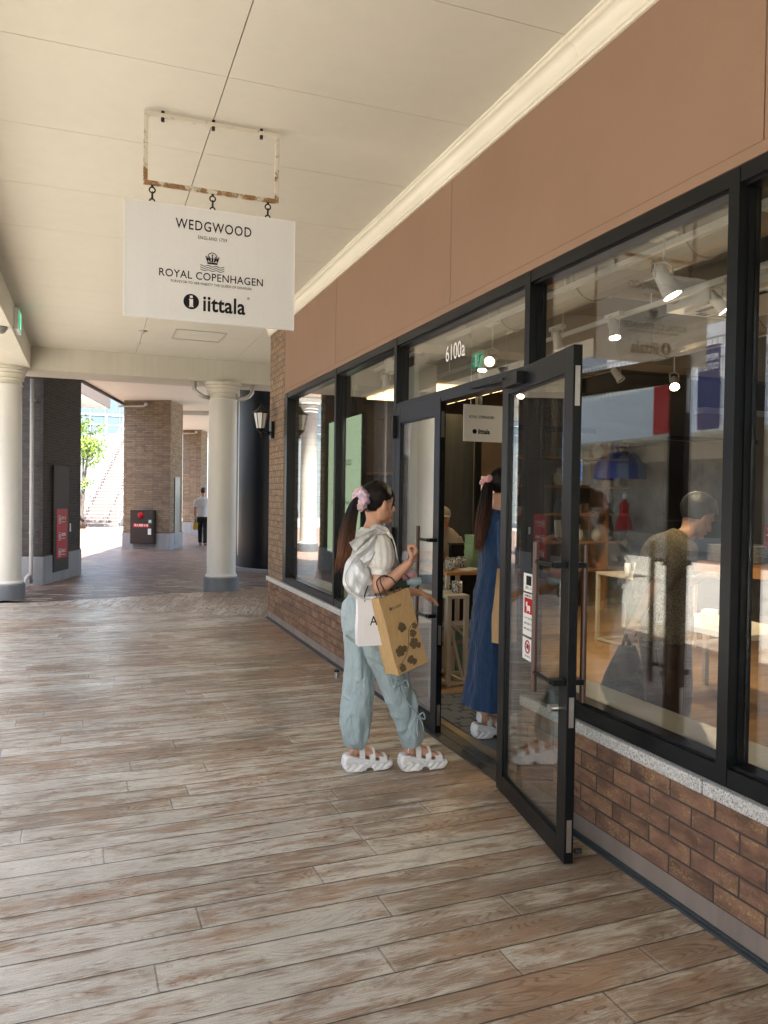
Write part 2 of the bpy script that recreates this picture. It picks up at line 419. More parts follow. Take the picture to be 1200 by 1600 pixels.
M_BRICKP = m_brick('pilaster brick', bw=0.119, loc=(0, 0.03, -0.1), c1=(0.16, 0.105, 0.07), c2=(0.31, 0.205, 0.125))

def m_tile(name, ax, cc=((0.285, 0.215, 0.142), (0.185, 0.14, 0.096))):
    t = NT(name); x, y, z = t.sep(t.pos())
    u = t.math('ADD', t.math('MULTIPLY', x, ax[0]), t.math('MULTIPLY', y, ax[1]))
    b = t.n('ShaderNodeTexBrick'); t.l(t.comb(u, z, 0.0), b.inputs['Vector']); b.offset = 0.37; b.offset_frequency = 1; b.squash = 0.6; b.squash_frequency = 3
    for k, v in (('Scale', 1), ('Brick Width', 0.27), ('Row Height', 0.05), ('Mortar Size', 0.004), ('Mortar Smooth', 0.3)): b.inputs[k].default_value = v
    b.inputs['Color1'].default_value = (*cc[0], 1); b.inputs['Color2'].default_value = (*cc[1], 1); b.inputs['Mortar'].default_value = (0.085, 0.065, 0.05, 1)
    n = t.ramp(t.noise(t.map(t.comb(u, z, 0.0), (5, 30, 1)), 1.4, 4, 0.6), [(0.3, 0.7), (0.7, 1.15)])
    h = t.math('ADD', t.math('MULTIPLY', b.outputs['Fac'], -1.0), t.math('MULTIPLY', t.noise(t.map(t.comb(u, z, 0.0), (3.5, 20, 1)), 1.0, 2), 1.2))
    t.bsdf(t.mix(1.0, b.outputs['Color'], n, 'MULTIPLY'), 0.8, 0, h, 0.9, 0.012, 0.3)
    return t.m
def m_paving(name):
    t = NT(name); P = t.map(t.pos(), rot=(0, 0, math.radians(16)))
    b = t.n('ShaderNodeTexBrick'); t.l(P, b.inputs['Vector']); b.offset = 0.5
    for k, v in (('Scale', 1), ('Brick Width', 0.225), ('Row Height', 0.112), ('Mortar Size', 0.004), ('Mortar Smooth', 0.2)): b.inputs[k].default_value = v
    b.inputs['Color1'].default_value = (0, 0, 0, 1); b.inputs['Color2'].default_value = (1, 1, 1, 1); b.inputs['Mortar'].default_value = (.5, .5, .5, 1)
    r = t.n('ShaderNodeSeparateColor'); t.l(b.outputs['Color'], r.inputs[0]); rnd = r.outputs[0]
    zone = t.noise(t.map(t.pos(), (0.35, 0.25, 1)), 1.0, 2)
    col = t.ramp(rnd, [(0.0, (0.06, 0.05, 0.045)), (0.30, (0.18, 0.125, 0.095)), (0.5, (0.10, 0.082, 0.07)), (0.72, (0.22, 0.18, 0.145)), (0.95, (0.40, 0.35, 0.28))])
    red = t.ramp(rnd, [(0.0, (0.15, 0.092, 0.072)), (0.4, (0.27, 0.155, 0.115)), (0.7, (0.20, 0.13, 0.10)), (1.0, (0.34, 0.25, 0.19))])
    yy = t.sep(t.pos())[1]
    far = t.ramp(t.math('ADD', t.math('MULTIPLY', yy, 0.05), t.math('MULTIPLY', zone, 0.3)), [(0.74, 0.0), (0.95, 0.85)])
    col = t.mix(far, col, red)
    col = t.mix(b.outputs['Fac'], col, (0.10, 0.08, 0.065))
    t.bsdf(col, 0.42, 0, t.math('ADD', t.math('MULTIPLY', b.outputs['Fac'], -1.0), t.math('MULTIPLY', t.noise(t.pos(), 5, 2), 0.8)), 0.6, 0.004, 0.5)
    return t.m
def m_granite():
    t = NT('granite'); P = t.pos()
    v = t.n('ShaderNodeTexVoronoi'); v.inputs['Scale'].default_value = 210; t.l(P, v.inputs['Vector'])
    s = t.n('ShaderNodeSeparateColor'); t.l(v.outputs['Color'], s.inputs[0])
    c = t.ramp(s.outputs[0], [(0.0, (0.08, 0.08, 0.08)), (0.13, (0.30, 0.29, 0.27)), (0.4, (0.50, 0.49, 0.46)), (0.8, (0.66, 0.65, 0.62))])
    c = t.mix(t.ramp(t.noise(P, 90, 3, 0.7), [(0.4, 0.0), (0.6, 0.5)]), c, (0.36, 0.35, 0.33))
    t.bsdf(c, 0.45, 0, t.noise(P, 300, 2), 0.15, 0.002); return t.m
def m_plaster(name, color, rough=0.75, streak=0.12, run=0.8):
    t = NT(name); P = t.pos()
    n = t.ramp(t.noise(P, 1.1, 4, 0.6), [(0.3, 1 - streak), (0.7, 1.0)])
    st = t.ramp(t.noise(t.map(P, (5, 5, 0.35)), 1.6, 4, 0.65), [(0.35, 1 - streak*run), (0.6, 1.0)])
    c = t.mix(1.0, t.mix(1.0, color, n, 'MULTIPLY'), st, 'MULTIPLY')
    sp = t.ramp(t.noise(P, 420, 2, 0.6), [(0.25, 0.86), (0.5, 1.0)])
    c = t.mix(1.0, c, sp, 'MULTIPLY')
    t.bsdf(c, rough, 0, t.noise(P, 240, 3, 0.6), 0.12, 0.002, 0.35); return t.m
M_FASCIA = m_plaster('terracotta render', (0.262, 0.163, 0.107), 0.75, 0.10, 0.15)
M_CEIL = m_plaster('cream painted board', (0.60, 0.57, 0.48), 0.7, 0.035)
M_BEAM = m_plaster('cream painted render', (0.56, 0.53, 0.44), 0.7, 0.08)
M_CORN = mat('cream gloss moulding', (0.74, 0.70, 0.58), 0.35, var=0.05, vs=3)
M_COL = m_plaster('off white column paint', (0.60, 0.58, 0.52), 0.5, 0.08)
M_GREY = m_plaster('grey base paint', (0.16, 0.175, 0.185), 0.6, 0.2)
M_CONC = m_plaster('pale concrete plinth', (0.30, 0.31, 0.32), 0.7, 0.2)
M_SKIRT = m_plaster('taupe skirting render', (0.30, 0.235, 0.19), 0.7, 0.2)
M_BLACK = mat('black anodised frame', (0.0065, 0.0075, 0.008), 0.33, 0.0, var=0.3, vs=9, bump=0.02, spec=.22)
M_RUBBER = mat('black rubber', (0.012, 0.012, 0.012), 0.7)
M_STEEL = mat('brushed steel', (0.55, 0.54, 0.52), 0.3, 1.0, var=0.15, vs=40)
M_WHITE = mat('white enamel', (0.74, 0.73, 0.70), 0.4, var=0.06)
M_GLASS = glass_mat('window glass', (0.92, 0.93, 0.91), 1.92, 0.004)
M_DGLASS = glass_mat('door glass', (0.92, 0.93, 0.91), 2.0, 0.010)
M_PIPE = mat('painted pipe', (0.42, 0.41, 0.38), 0.4, 0.1)
M_DARKBR = mat('dark brown steel', (0.05, 0.038, 0.034), 0.7, 0.0, spec=.2)
M_RED = mat('red sign paint', (0.42, 0.015, 0.02), 0.6, spec=.2)
M_INK = mat('black ink', (0.006, 0.006, 0.007), 0.6, spec=.2)
M_PAPER = mat('white print', (0.75, 0.75, 0.73), 0.5, var=0.02)
M_GRANITE = m_granite()

# ================================================================ ground
g = MB(); g.quad((-60, -40, -0.02), (60, -40, -0.02), (60, 110, -0.02), (-60, 110, -0.02))
t = NT('courtyard paving'); P = t.pos()
b = t.n('ShaderNodeTexBrick'); t.l(P, b.inputs['Vector'])
for k, v in (('Scale', 1), ('Brick Width', 0.6), ('Row Height', 0.3), ('Mortar Size', 0.006)): b.inputs[k].default_value = v
b.inputs['Color1'].default_value = (0.45, 0.43, 0.39, 1); b.inputs['Color2'].default_value = (0.39, 0.37, 0.335, 1); b.inputs['Mortar'].default_value = (0.25, 0.22, 0.19, 1)
t.bsdf(t.mix(1.0, b.outputs['Color'], t.ramp(t.noise(P, 0.6, 4), [(0.3, 0.8), (0.7, 1.0)]), 'MULTIPLY'), 0.7)
g.build('ground', t.m, kind='structure')
# walkway: stamped concrete boards, then a diagonal strip, then small brick paving
g = MB(); z0 = 0.0
arc = [(-0.779-1.6, 13.05), (-1.55, 12.45), (-0.779, 11.93), (0.2, 11.25), (1.2, 10.56), (2.145, 9.93), (2.9, 9.45)]
pts = [(-2.4, -14), (2.2, -14)] + [(2.2, 9.9)] + [(x, y) for x, y in arc[::-1] if x < 2.18]
g.prism(pts, -0.015, z0); g.build('walkway', M_PLANK, kind='structure')
g = MB(); e2 = [(-2.4, 13.3), (-1.4, 12.2), (-0.6, 12.15), (0.56, 12.45), (1.6, 12.72), (2.63, 13.02), (6, 14.0)]
pts = [(x, y) for x, y in arc] + [(6, 9.5)] + e2[::-1]
g.prism([(-2.379, 13.1)] + arc[1:-1] + [(2.2, 9.9), (6, 9.9)] + e2[::-1][:-1], -0.015, 0.0); g.build('walkway_border', M_STRIP, kind='structure')
g = MB(); g.prism([(-6.5, 13.3)] + e2 + [(9, 14), (9, 37), (0.8, 37.5), (-6.5, 38)], -0.012, -0.003); g.build('brick_paving', m_paving('small brick paving'), kind='structure')

# ================================================================ shop front
shop = thing('shop_building', 'brick and terracotta shop front with black framed display windows under the arcade', 'shop building', (2.16, 3.6, 0))
X0 = 2.16; YB, YE = -8.0, 9.91
m = MB()
m.box(X0, YB, 0.10, X0+.16, 3.596, 0.487); m.box(X0, 5.548, 0.10, X0+.16, YE, 0.487)
m.build('brick_wall', M_BRICK, shop)
m = MB(); m.box(X0, 9.11, 0.54, X0+.5, YE, 3.745); m.box(X0+.02, YE-.02, 0.1, X0+5, YE-.002, 3.745); m.build('brick_pilaster', M_BRICKP, shop)
m = MB(); m.box(X0+.006, YB, 0.0, X0+.15, 3.596, 0.0985); m.box(X0+.006, 5.548, 0.0, X0+.15, YE+.005, 0.0985); m.build('skirting', M_SKIRT, shop)
m = MB(); m.box(X0-.024, YB, 0.0, X0+.004, 3.594, 0.010); m.box(X0-.024, 5.55, 0.0, X0+.004, YE, 0.010); m.box(X0-.008, YB, 0.010, X0+.003, 3.594, 0.018); m.box(X0-.008, 5.55, 0.010, X0+.003, YE, 0.018)
m.build('gutter_strip', mat('dark grey gutter', (0.055, 0.065, 0.07), 0.5, 0.2), shop)
m = MB(); js = [YB, -4.1, -2.0, -.1, 1.2, 2.275, 3.594]
for a, b_ in zip(js[:-1], js[1:]): m.box(X0-.022, a+.003, .4875, X0+.12, b_-.003, .5425)
m.build('stone_sill', M_GRANITE, shop, bevel=0.008); m = MB()
js = [5.55]+[5.55+.58*i for i in range(1, 8)]+[YE+.03]
for a, b_ in zip(js[:-1], js[1:]): m.box(X0-.022, a+.003, .4875, X0+.12, b_-.003, .5425)
m.build('stone_sill', M_GRANITE, shop, bevel=0.008)
m = MB()
fj = [YB, -5.41, -2.92, -.42, 2.076, 4.57, 7.07, 9.108]
for a, b_ in zip(fj[:-1], fj[1:]):
    m.box(X0, a+.003, 2.826, X0+.02, b_-.003, 3.745)
m.box(X0+.001, YB, 2.782, X0+.02, 9.108, 2.8248); m.box(X0+.006, YB, 2.784, X0+.12, 9.106, 3.744)
m.build('fascia_panel', M_FASCIA, shop)
m = MB()
prof = [(0, 3.62), (-.014, 3.62), (-.014, 3.634), (-.024, 3.636), (-.026, 3.648)]
for k in range(9):
    a = math.pi/2*k/8; prof.append((-.074+.046*math.cos(a), 3.655+.062*math.sin(a)))
prof += [(-.082, 3.72), (-.082, 3.734), (-.094, 3.736), (-.094, 3.7495), (0, 3.7495)]
m.extrude_y([(X0+x, z) for x, z in prof], YB, YE+.05); m.build('cornice', M_CORN, shop)
m = MB(); m.extrude_y([(X0+x*1.03-.0, z-.0005) for x, z in prof[:-1]]+[(X0, 3.749)], 3.158, 3.166); m.build('cornice_joint', M_CORN, shop)
# window bays: each bay = its own black frame with one pane
def bay(y0, y1, zb, zt, left=True, right=True, name='window', gm=None, wl=.05, wr=.05, xin=0.0):
    m = MB(); xf, xb = X0+.006+xin, X0+.105
    m.box(xf, y0, zt, xb, y1, zt+.058)                       # head
    m.box(xf, y0, zb-.068, xb, y1, zb)                       # sill rail
    m.box(xf+.02, y0, zb, xb, y1, zb+.012); m.box(xf+.02, y0, zt-.012, xb, y1, zt)
    if right: m.box(xf-.003, y0-wr/2, zb-.066, xb+.001, y0+wr/2, zt+.056); m.box(xf+.03, y0+wr/2, zb, xb-.004, y0+wr/2+.006, zt); m.box(xf+.04, y0-wr/2-.006, zb, xb-.004, y0-wr/2, zt)
    if left: m.box(xf-.003, y1-wl/2, zb-.066, xb+.001, y1+wl/2, zt+.056)
    f = m.build(name, M_BLACK, shop)
    p = MB(); p.box(X0+.074, y0+.01, zb+.002, X0+.080, y1-.01, zt-.002); p.build('pane', gm or M_GLASS, f); return f
ZB, ZT = .613, 2.722
bay(2.207, 3.594, ZB, ZT, left=False)
bay(0.79, 2.182, ZB, ZT, left=False); bay(-.63, .765, ZB, ZT, left=False); bay(-2.05, -.655, ZB, ZT, left=False); bay(-4.8, -2.1, ZB, ZT, left=False); bay(-7.9, -4.85, ZB, ZT, left=False)
bay(5.525, 7.04, ZB, ZT, left=False); bay(7.065, 9.045, ZB, ZT, left=True, wl=.13)
tr = bay(3.62, 5.50, 2.282, ZT, left=False, name='transom_window', wr=.05)
m = MB(); m.box(X0+.003, 3.593, 0.0, X0+.11, 3.645, ZB-.05+1.7); m.build('door_jamb', M_BLACK, shop)
m = MB(); m.box(X0+.0025, 5.501, 0.0, X0+.11, 5.55, 2.26); m.build('door_jamb', M_BLACK, shop)
# unit number on the transom glass
F = frame((X0+.071, 4.63, 2.535), (0, -1, 0), (0, 0, 1))
text('unit_number', '6100a', .155, F, material=M_PAPER, parent=tr, width=.285, extr=.0004)
# threshold and doors
m = MB(); m.box(X0-.03, 3.60, -.004, X0+.13, 5.54, .010); m.box(X0+.045, 3.64, .010, X0+.062, 5.5, .016); m.build('threshold', mat('worn steel threshold', (0.13, 0.125, 0.11), 0.4, 0.8, var=.4, vs=30), shop)
m = MB(); m.box(X0+.135, 3.60, -.004, X0+.185, 5.54, .014); m.build('threshold_rail', mat('brass rail', (0.30, 0.24, 0.15), 0.4, 0.7), shop)
M_HANDLE = mat('dark wood handle', (0.075, 0.035, 0.022), 0.35)
def door(a, b_, inner, name, hs, zh0, zh1, both=True, lock=True, label=None):
    """leaf between floor points a and b_ (a = meeting stile), z .012..2.24; inner = unit vector off its room side"""
    a = Vector((*a, 0)); b_ = Vector((*b_, 0)); d = (b_-a); W = d.length; d.normalize(); n = Vector((*inner, 0)).normalized()
    def B(mb, s0, s1, z0_, z1_, t0, t1):
        mb.hexa([a+d*s+n*t_+Vector((0, 0, z)) for z in (z0_, z1_) for s, t_ in ((s0, t0), (s1, t0), (s1, t1), (s0, t1))])
    T = .042; m = MB()
    B(m, 0, .09, .012, 2.24, 0, T); B(m, W-.09, W, .012, 2.24, 0, T); B(m, .09, W-.09, .012, .105, .001, T-.001); B(m, .09, W-.09, 2.13, 2.24, .001, T-.001)
    B(m, .085, .098, .105, 2.13, .012, .030); B(m, W-.098, W-.085, .105, 2.13, .012, .030); B(m, .09, W-.09, .1, .117, .012, .030); B(m, .09, W-.09, 2.12, 2.135, .012, .030)
    D = m.build(name, M_BLACK, shop, bevel=.002, label=label)
    m = MB(); B(m, .092, W-.092, .108, 2.127, .017, .025); m.build('pane', M_DGLASS, D)
    m = MB()
    for sgn in ((1, -1) if both else (1,)):
        off = T+.055 if sgn > 0 else -.045; base = T if sgn > 0 else 0
        m.mi = 0; c = a+d*(hs if sgn > 0 else .035)+n*off; m.cyl(c+Vector((0, 0, zh0)), c+Vector((0, 0, zh1)), .014, seg=16)
        m.mi = 1
        for zz in (zh0+(zh1-zh0)*.13, zh1-(zh1-zh0)*.13):
            c2 = a+d*.045+n*(off); m.tube([a+d*.045+n*(base)+Vector((0, 0, zz)), c2+Vector((0, 0, zz)), c+Vector((0, 0, zz))], .010, seg=8)
            B(m, .02, .07, zz-.012, zz+.012, min(off, base), max(off, base))
    m.build('handle', [M_HANDLE, M_BLACK], D)
    e = -.0015
    for z0_, z1_ in ((.60, .73), (1.98, 2.15), (.06, .2)):
        m = MB(); B(m, e, .02, z0_, z1_, .010, .032); m.build('bolt_plate', M_STEEL, D)
    if lock:
        m = MB()
        for t0, t1 in ((T, T+.03),):
            c = a+d*.10+n*t0+Vector((0, 0, .66)); m.cyl(c, c+n*.03, .017, .014, seg=16)
            m.obox(c+n*.034, (.012, .03, .03), Matrix((n, d, Vector((0, 0, 1)))).transposed())
        m.build('lock', M_STEEL, D)
    return D, a, d, n, W, B
# fixed left leaf (closed) and right leaf folded out against the window
LD = door((2.205, 4.70), (2.205, 5.498), (-1, 0), 'door', .215, .70, 1.385, both=False, lock=False)
for z in (.28, 1.18, 2.02): m = MB(); m.box(2.135, 5.485, z, 2.165, 5.515, z+.17); m.build('hinge', M_BLACK, LD[0])
RD = door((1.961, 2.822), (2.121, 3.712), (-.984, .177), 'door', .245, .70, 1.385, label='open glass door leaf with warning stickers')
D, a, d, n, W, B = RD
m = MB(); B(m, W-.33, W-.12, 2.155, 2.215, .043, .085); m.box(2.12, 3.60, 2.19, 2.15, 3.66, 2.23)
m.beam(a+d*(W-.15)+n*.09+Vector((0, 0, 2.20)), (2.13, 3.95, 2.235), .02, .012); m.beam((2.13, 3.95, 2.235), (2.15, 4.25, 2.245), .02, .012)
m.build('door_closer', M_BLACK, D)
m = MB(); c = a+d*.03; m.tube([c-n*.02+Vector((0, 0, .05)), c-n*.05+Vector((0, 0, .05))], .012); m.build('door_stop', M_RUBBER, D)
# stickers on the room side of the open leaf
def stick(s0, s1, z0_, z1_, nm):
    F = frame(a+d*((s0+s1)/2)+n*.0262+Vector((0, 0, (z0_+z1_)/2)), -d, (0, 0, 1)); w_, h_ = s1-s0, z1_-z0_
    mm = MB(); mm.box(-w_/2, -h_/2, 0, w_/2, h_/2, .0006); me = mm.mesh(nm); me.transform(F); o = link(nm, me, M_PAPER, D); return F, w_, h_, o
def onst(mb_fn, F, nm, mtl, par=None):
    mm = MB(); mb_fn(mm); me = mm.mesh(nm); me.transform(F); return me
F, w_, h_, so1 = stick(.437, .580, 1.121, 1.212, 'sticker'); me = onst(lambda q: q.box(-.035, -.012, .0007, .035, .034, .001), F, 'x', M_INK)
r1 = text_mesh('防犯カメラ', .017, extr=.0002); r1.transform(F @ Matrix.Translation((0, -.026, .0008))); link('sticker_print', join_meshes([me, r1]), M_INK, D)
F, w_, h_, so2 = stick(.437, .580, .905, 1.113, 'sticker')
me = onst(lambda q: (q.box(-.055, .005, .0007, .055, .082, .001)), F, 'x', M_RED); link('sticker_print', me, M_RED, D)
me = onst(lambda q: (q.box(-.022, .02, .0011, .024, .046, .0013), q.box(-.022, .012, .0011, -.014, .022, .0013), q.box(.014, .012, .0011, .022, .022, .0013), q.box(-.034, .040, .0011, -.014, .062, .0013)), F, 'x', M_PAPER); link('sticker_print', me, M_PAPER, D)
ts = []
for i, (s_, tx) in enumerate([(.014, '店内での飲食はご遠慮ください'), (.011, 'ペットのご入店はご遠慮'), (.011, '撮影はご遠慮ください'), (.011, '喫煙はご遠慮ください')]):
    q = text_mesh(tx, s_, extr=.0002, width=.105); q.transform(F @ Matrix.Translation((0, (.092, -.018, -.045, -.072)[i], .0008))); ts.append(q)
link('sticker_print', join_meshes(ts), M_INK, D)
F, w_, h_, so3 = stick(.440, .580, .785, .893, 'sticker')
me = onst(lambda q: (q.torus((0, .012, .001), .030, .0035), q.beam((-.02, .032, .0015), (.02, -.008, .0015), .005, .001)), F, 'x', M_RED); link('sticker_print', me, M_RED, D)
me = onst(lambda q: (q.box(-.016, .002, .0007, .016, .022, .001), q.box(-.006, .02, .0007, .006, .026, .001)), F, 'x', M_INK)
r1 = text_mesh('NO PHOTO', .013, extr=.0002); r1.transform(F @ Matrix.Translation((0, -.036, .0008))); link('sticker_print', join_meshes([me, r1]), M_INK, D)
# masonry body above and behind (rooms the street light cannot enter)
m = MB(); m.box(2.20, YB, 3.75, 12, YE-.03, 6.6); m.build('upper_wall', M_FASCIA, shop)

# ================================================================ arcade roof
roof = thing('arcade_roof', 'cream boarded arcade ceiling with deep beams over the walkway', 'arcade roof', (0, 0, 3.75))
m = MB(); rows = [3.16+.975*k for k in range(-16, 10)] + [12.82]
for a_, b_ in zip(rows[:-1], rows[1:]):
    m.box(-.83, a_+.0022, 3.75, .657, b_-.0022, 3.765); m.box(.663, a_+.0022, 3.75, 2.17, b_-.0022, 3.765)
m.box(2.175, YE+.02, 3.75, 6.5, 12.82, 3.765)
m.build('ceiling_board', M_CEIL, roof)
m = MB(); m.box(-2.0, -14, 3.78, 2.19, 12.9, 4.5); m.box(2.19, YE, 3.78, 6.5, 12.9, 4.5); m.build('roof_slab', mat('dark roof void', (0.05, 0.045, 0.035), 0.9), roof)
m = MB(); m.box(-1.5, -14, 3.406, -.83, 12.8, 3.79); m.box(-2.0, -14, 3.66, -1.5, 12.8, 3.79); m.build('side_beam', M_BEAM, roof)
m = MB(); m.box(-2.0, 12.801, 3.404, 6.5, 13.60, 4.6); m.build('cross_beam', M_BEAM, roof)
m = MB(); m.box(-2.1, -14, 3.6, -2.0, 13.6, 4.7); m.build('roof_edge', M_WHITE, roof)
m = MB()
for x0_, y0_, x1_, y1_ in ((1.05, 10.62, 1.72, 10.64), (1.05, 11.28, 1.72, 11.30), (1.05, 10.64, 1.07, 11.28), (1.70, 10.64, 1.72, 11.28)): m.box(x0_, y0_, 3.741, x1_, y1_, 3.7505)
m.build('hatch_frame', M_PIPE, roof)
for x_, y_, r_ in ((.66, 10.95, .028), (.66, 11.75, .022)):
    m = MB(); m.lathe([(.06 if r_ > .025 else .025, 0), (.055 if r_ > .025 else .02, -.006), (.012, -.012), (.010, -.035), (.022, -.038), (.004, -.042)], (x_, y_, 3.75), 20); m.build('sprinkler', M_STEEL, roof, smooth=True)
m = MB(); m.lathe([(.07, 0), (.07, -.02), (.055, -.04), (.04, -.062), (.015, -.075), (.001, -.078)], (-.93, 9.66, 3.406), 20)
tag(m.build('dome_camera', mat('smoked dome', (0.18, 0.17, 0.16), 0.25), smooth=True), 'small round ceiling camera under the left beam by the first column', 'camera')
# ---------------------------------------------------------------- columns
def column(x, y, label, ztop=3.404, pipes=False):
    c = thing('column', label, 'column', (x, y, 0), group='round arcade columns')
    m = MB(); m.lathe([(.285, -.01), (.287, .0), (.287, .205), (.275, .222), (.0, .222)], (x, y, 0), 48, cap=False); m.build('base', M_GREY, c, smooth=False)
    m = MB(); m.lathe([(.255, .2221), (.262, .232), (.262, .245), (.252, .258), (.242, .262), (.236, .275), (.234, .30), (.2335, 1.2), (.229, 2.2), (.2255, ztop-.285), (.238, ztop-.28), (.242, ztop-.268), (.236, ztop-.258), (.226, ztop-.25)], (x, y, 0), 48, cap=False); m.build('shaft', M_COL, c, smooth=True)
    m = MB(); t_ = ztop; m.lathe([(.227, t_-.256), (.229, t_-.205), (.25, t_-.198), (.256, t_-.185), (.25, t_-.172), (.255, t_-.15), (.275, t_-.11), (.268, t_-.10), (.27, t_-.09), (.292, t_-.06), (.286, t_-.05), (.303, t_-.045), (.303, t_), (.0, t_)], (x, y, 0), 48, cap=False); m.build('capital', M_BEAM, c)
    if pipes:
        for s in (-1, 1):
            m = MB(); m.tube([(x+s*.47, y-.05, ztop+.01), (x+s*.47, y-.05, ztop-.13), (x+s*.41, y-.10, ztop-.20), (x+s*.33, y-.12, ztop-.245), (x+s*.19, y-.02, ztop-.255)], .034, 12)
            m.build('drain_pipe', M_PIPE, c, smooth=True)
    return c
column(2.05, 13.0, 'round cream column with two drain pipes at its head, right of the walkway end', pipes=True)
column(-1.165, 12.72, 'round cream column at the left edge of the photo')
# ================================================================ far pillars, canopies, stairs
def rotpts(o, d, pts):   # local (s along d, t to the left of d)
    d = Vector((*d, 0)).normalized(); l = Vector((-d.y, d.x, 0)); o = Vector((*o, 0)); return [tuple((o+d*s+l*t_)[:2]) for s, t_ in pts]
M_TILE1 = m_tile('split face tile shaded side', (0.312, 0.950), ((.046, .032, .024), (.030, .021, .016))); M_TILE1B = m_tile('split face tile b', (0.950, -0.312), ((.085, .08, .08), (.055, .05, .05)))  # pillar's shade painted into darker tile colours, deepest on the side face
M_TILE2 = m_tile('split face tile c', (0.864, -0.504)); M_TILE2B = m_tile('split face tile d', (0.396, 0.918))
def pillar(o, ds, ls, df, lf, z1, zp, mf, ms, label):
    """corner o, side face runs ds*ls, front face runs df*lf; front and side get their own tile direction"""
    o = Vector((*o[:2], 0)); ds = Vector((*ds[:2], 0)).normalized(); df = Vector((*df[:2], 0)).normalized()
    P = thing('tiled_pillar', label, 'pillar', o, group='tiled square pillars')
    c = [o, o+ds*ls, o+ds*ls+df*lf, o+df*lf]
    m = MB(); vs = [(p.x, p.y) for p in c]
    m.prism(vs, zp, z1); me = m.mesh('pillar_shaft')
    for p in me.polygons:
        if abs(p.normal.dot(df)) > .6: p.material_index = 1
    link('pillar_shaft', me, [mf, ms], P)
    cen = sum(c, Vector())/4; q = [p+(p-cen).normalized()*.03 for p in c]
    m = MB(); m.prism([(p.x, p.y) for p in q], -.01, zp-.022); m.build('plinth', M_CONC, P, bevel=.01)
    m = MB(); q = [p+(p-cen).normalized()*.012 for p in c]; m.prism([(p.x, p.y) for p in q], zp-.022, zp); m.build('plinth_joint', M_DARKBR, P)
    return P, o, ds, df
S1 = Vector((.312, .950, 0)).normalized(); F1 = Vector((-.950, .312, 0)).normalized()
P1, o1, _, _ = pillar((-.736, 14.386), S1, 1.85, F1, 1.9, 4.2, .50, M_TILE1B, M_TILE1, 'nearest tiled pillar, its shade painted into dark tiles, behind the left column')
nrm = Vector((S1.y, -S1.x, 0))
def onface(mb, o, d, nn, s0, s1, z0_, z1_, t0, t1):
    mb.hexa([o+d*s+nn*t_+Vector((0, 0, z)) for z in (z0_, z1_) for s, t_ in ((s0, t0), (s1, t0), (s1, t1), (s0, t1))])
m = MB(); onface(m, o1, S1, nrm, .40, 1.14, .17, 2.05, -.01, .035); dr = m.build('service_door', M_DARKBR, P1, bevel=.004)
m = MB(); onface(m, o1, S1, nrm, .53, 1.05, .40, 1.28, .035, .039); m.build('red_notice', M_RED, dr)
ms = []
for zc, tx in ((1.09, '放 水 口'), (.79, '消防隊専用'), (.50, '採水口')):
    mm = MB(); Fp = frame(o1+S1*.79+nrm*.0395+Vector((0, 0, zc)), S1, (0, 0, 1))
    mm.box(-.17, -.07, 0, -.165, .07, .001); mm.box(-.065, -.07, 0, -.06, .07, .001); mm.box(-.17, .065, 0, -.06, .07, .001); mm.box(-.17, -.07, 0, -.06, -.065, .001); mm.torus((-.115, 0, .0005), .032, .006); mm.box(-.12, -.06, 0, -.11, -.03, .001)
    me = mm.mesh('q'); me.transform(Fp); ms.append(me)
    q = text_mesh(tx, .07, extr=.0003, width=.2, align='CENTER'); q.transform(Fp @ Matrix.Translation((.07, .02, .0005))); ms.append(q)
    q = text_mesh('FIRE DEPT. USE', .03, extr=.0003, width=.18); q.transform(Fp @ Matrix.Translation((.06, -.045, .0005))); ms.append(q)
link('notice_print', join_meshes(ms), M_PAPER, dr)
m = MB(); onface(m, o1, S1, nrm, 1.25, 1.29, .85, 1.0, 0, .02); m.build('switch_plate', M_WHITE, P1)
m = MB(); m.tube([(-.90, 14.22, 3.45), (-.90, 14.22, .30), (-.90, 14.20, .22), (-.97, 14.13, .14), (-.97, 14.12, .0)], .032, 12, sub=3)
for z in (.9, 2.0, 3.1): m.lathe([(.035, -.01), (.04, 0), (.035, .01)], (-.90, 14.22, z), 12); m.beam((-.90, 14.22, z), (-.84, 14.42, z), .01, .02)
m.lathe([(.045, 0), (.055, .0), (.052, .03), (.036, .04)], (-.97, 14.12, -.004), 14)
tag(m.build('downpipe', M_PIPE, smooth=True), 'grey rainwater downpipe with an elbow at its foot beside the dark pillar', 'downpipe')
S2 = Vector((.396, .918, 0)).normalized(); F2 = Vector((-.864, .504, 0)).normalized()
P2, o2, _, _ = pillar((2.124, 22.64), S2, 1.12, F2, 1.41, 4.2, .48, M_TILE2, M_TILE2B, 'middle tiled pillar carrying the brown fire hydrant box')
nr2 = Vector((S2.y, -S2.x, 0)); m = MB(); onface(m, o2, S2, nr2, .36, .80, .14, 2.05, -.01, .03); m.build('service_door', mat('grey steel door', (0.16, .17, .165), .4, .2), P2)
m = MB(); A2 = o2+F2*1.41; d2 = -F2; n2 = Vector((d2.y, -d2.x, 0))
m.tube([A2+d2*(-.15)+n2*.06+Vector((0, 0, 4.03)), A2+d2*.65+n2*.06+Vector((0, 0, 4.03))], .03); m.sph(A2+d2*.70+n2*.07+Vector((0, 0, 4.08)), .06)
tag(m.build('conduit', M_PIPE), 'thin pipe and round fitting at the head of the middle pillar', 'pipe')
hy = thing('hydrant_box', 'brown fire hydrant cabinet with red lamp and red label on the middle pillar', 'hydrant cabinet', A2+d2*.65+n2*.1)
m = MB(); onface(m, A2, d2, n2, .30, 1.0, .155, 1.10, -.005, .17); m.build('cabinet', M_DARKBR, hy, bevel=.008)
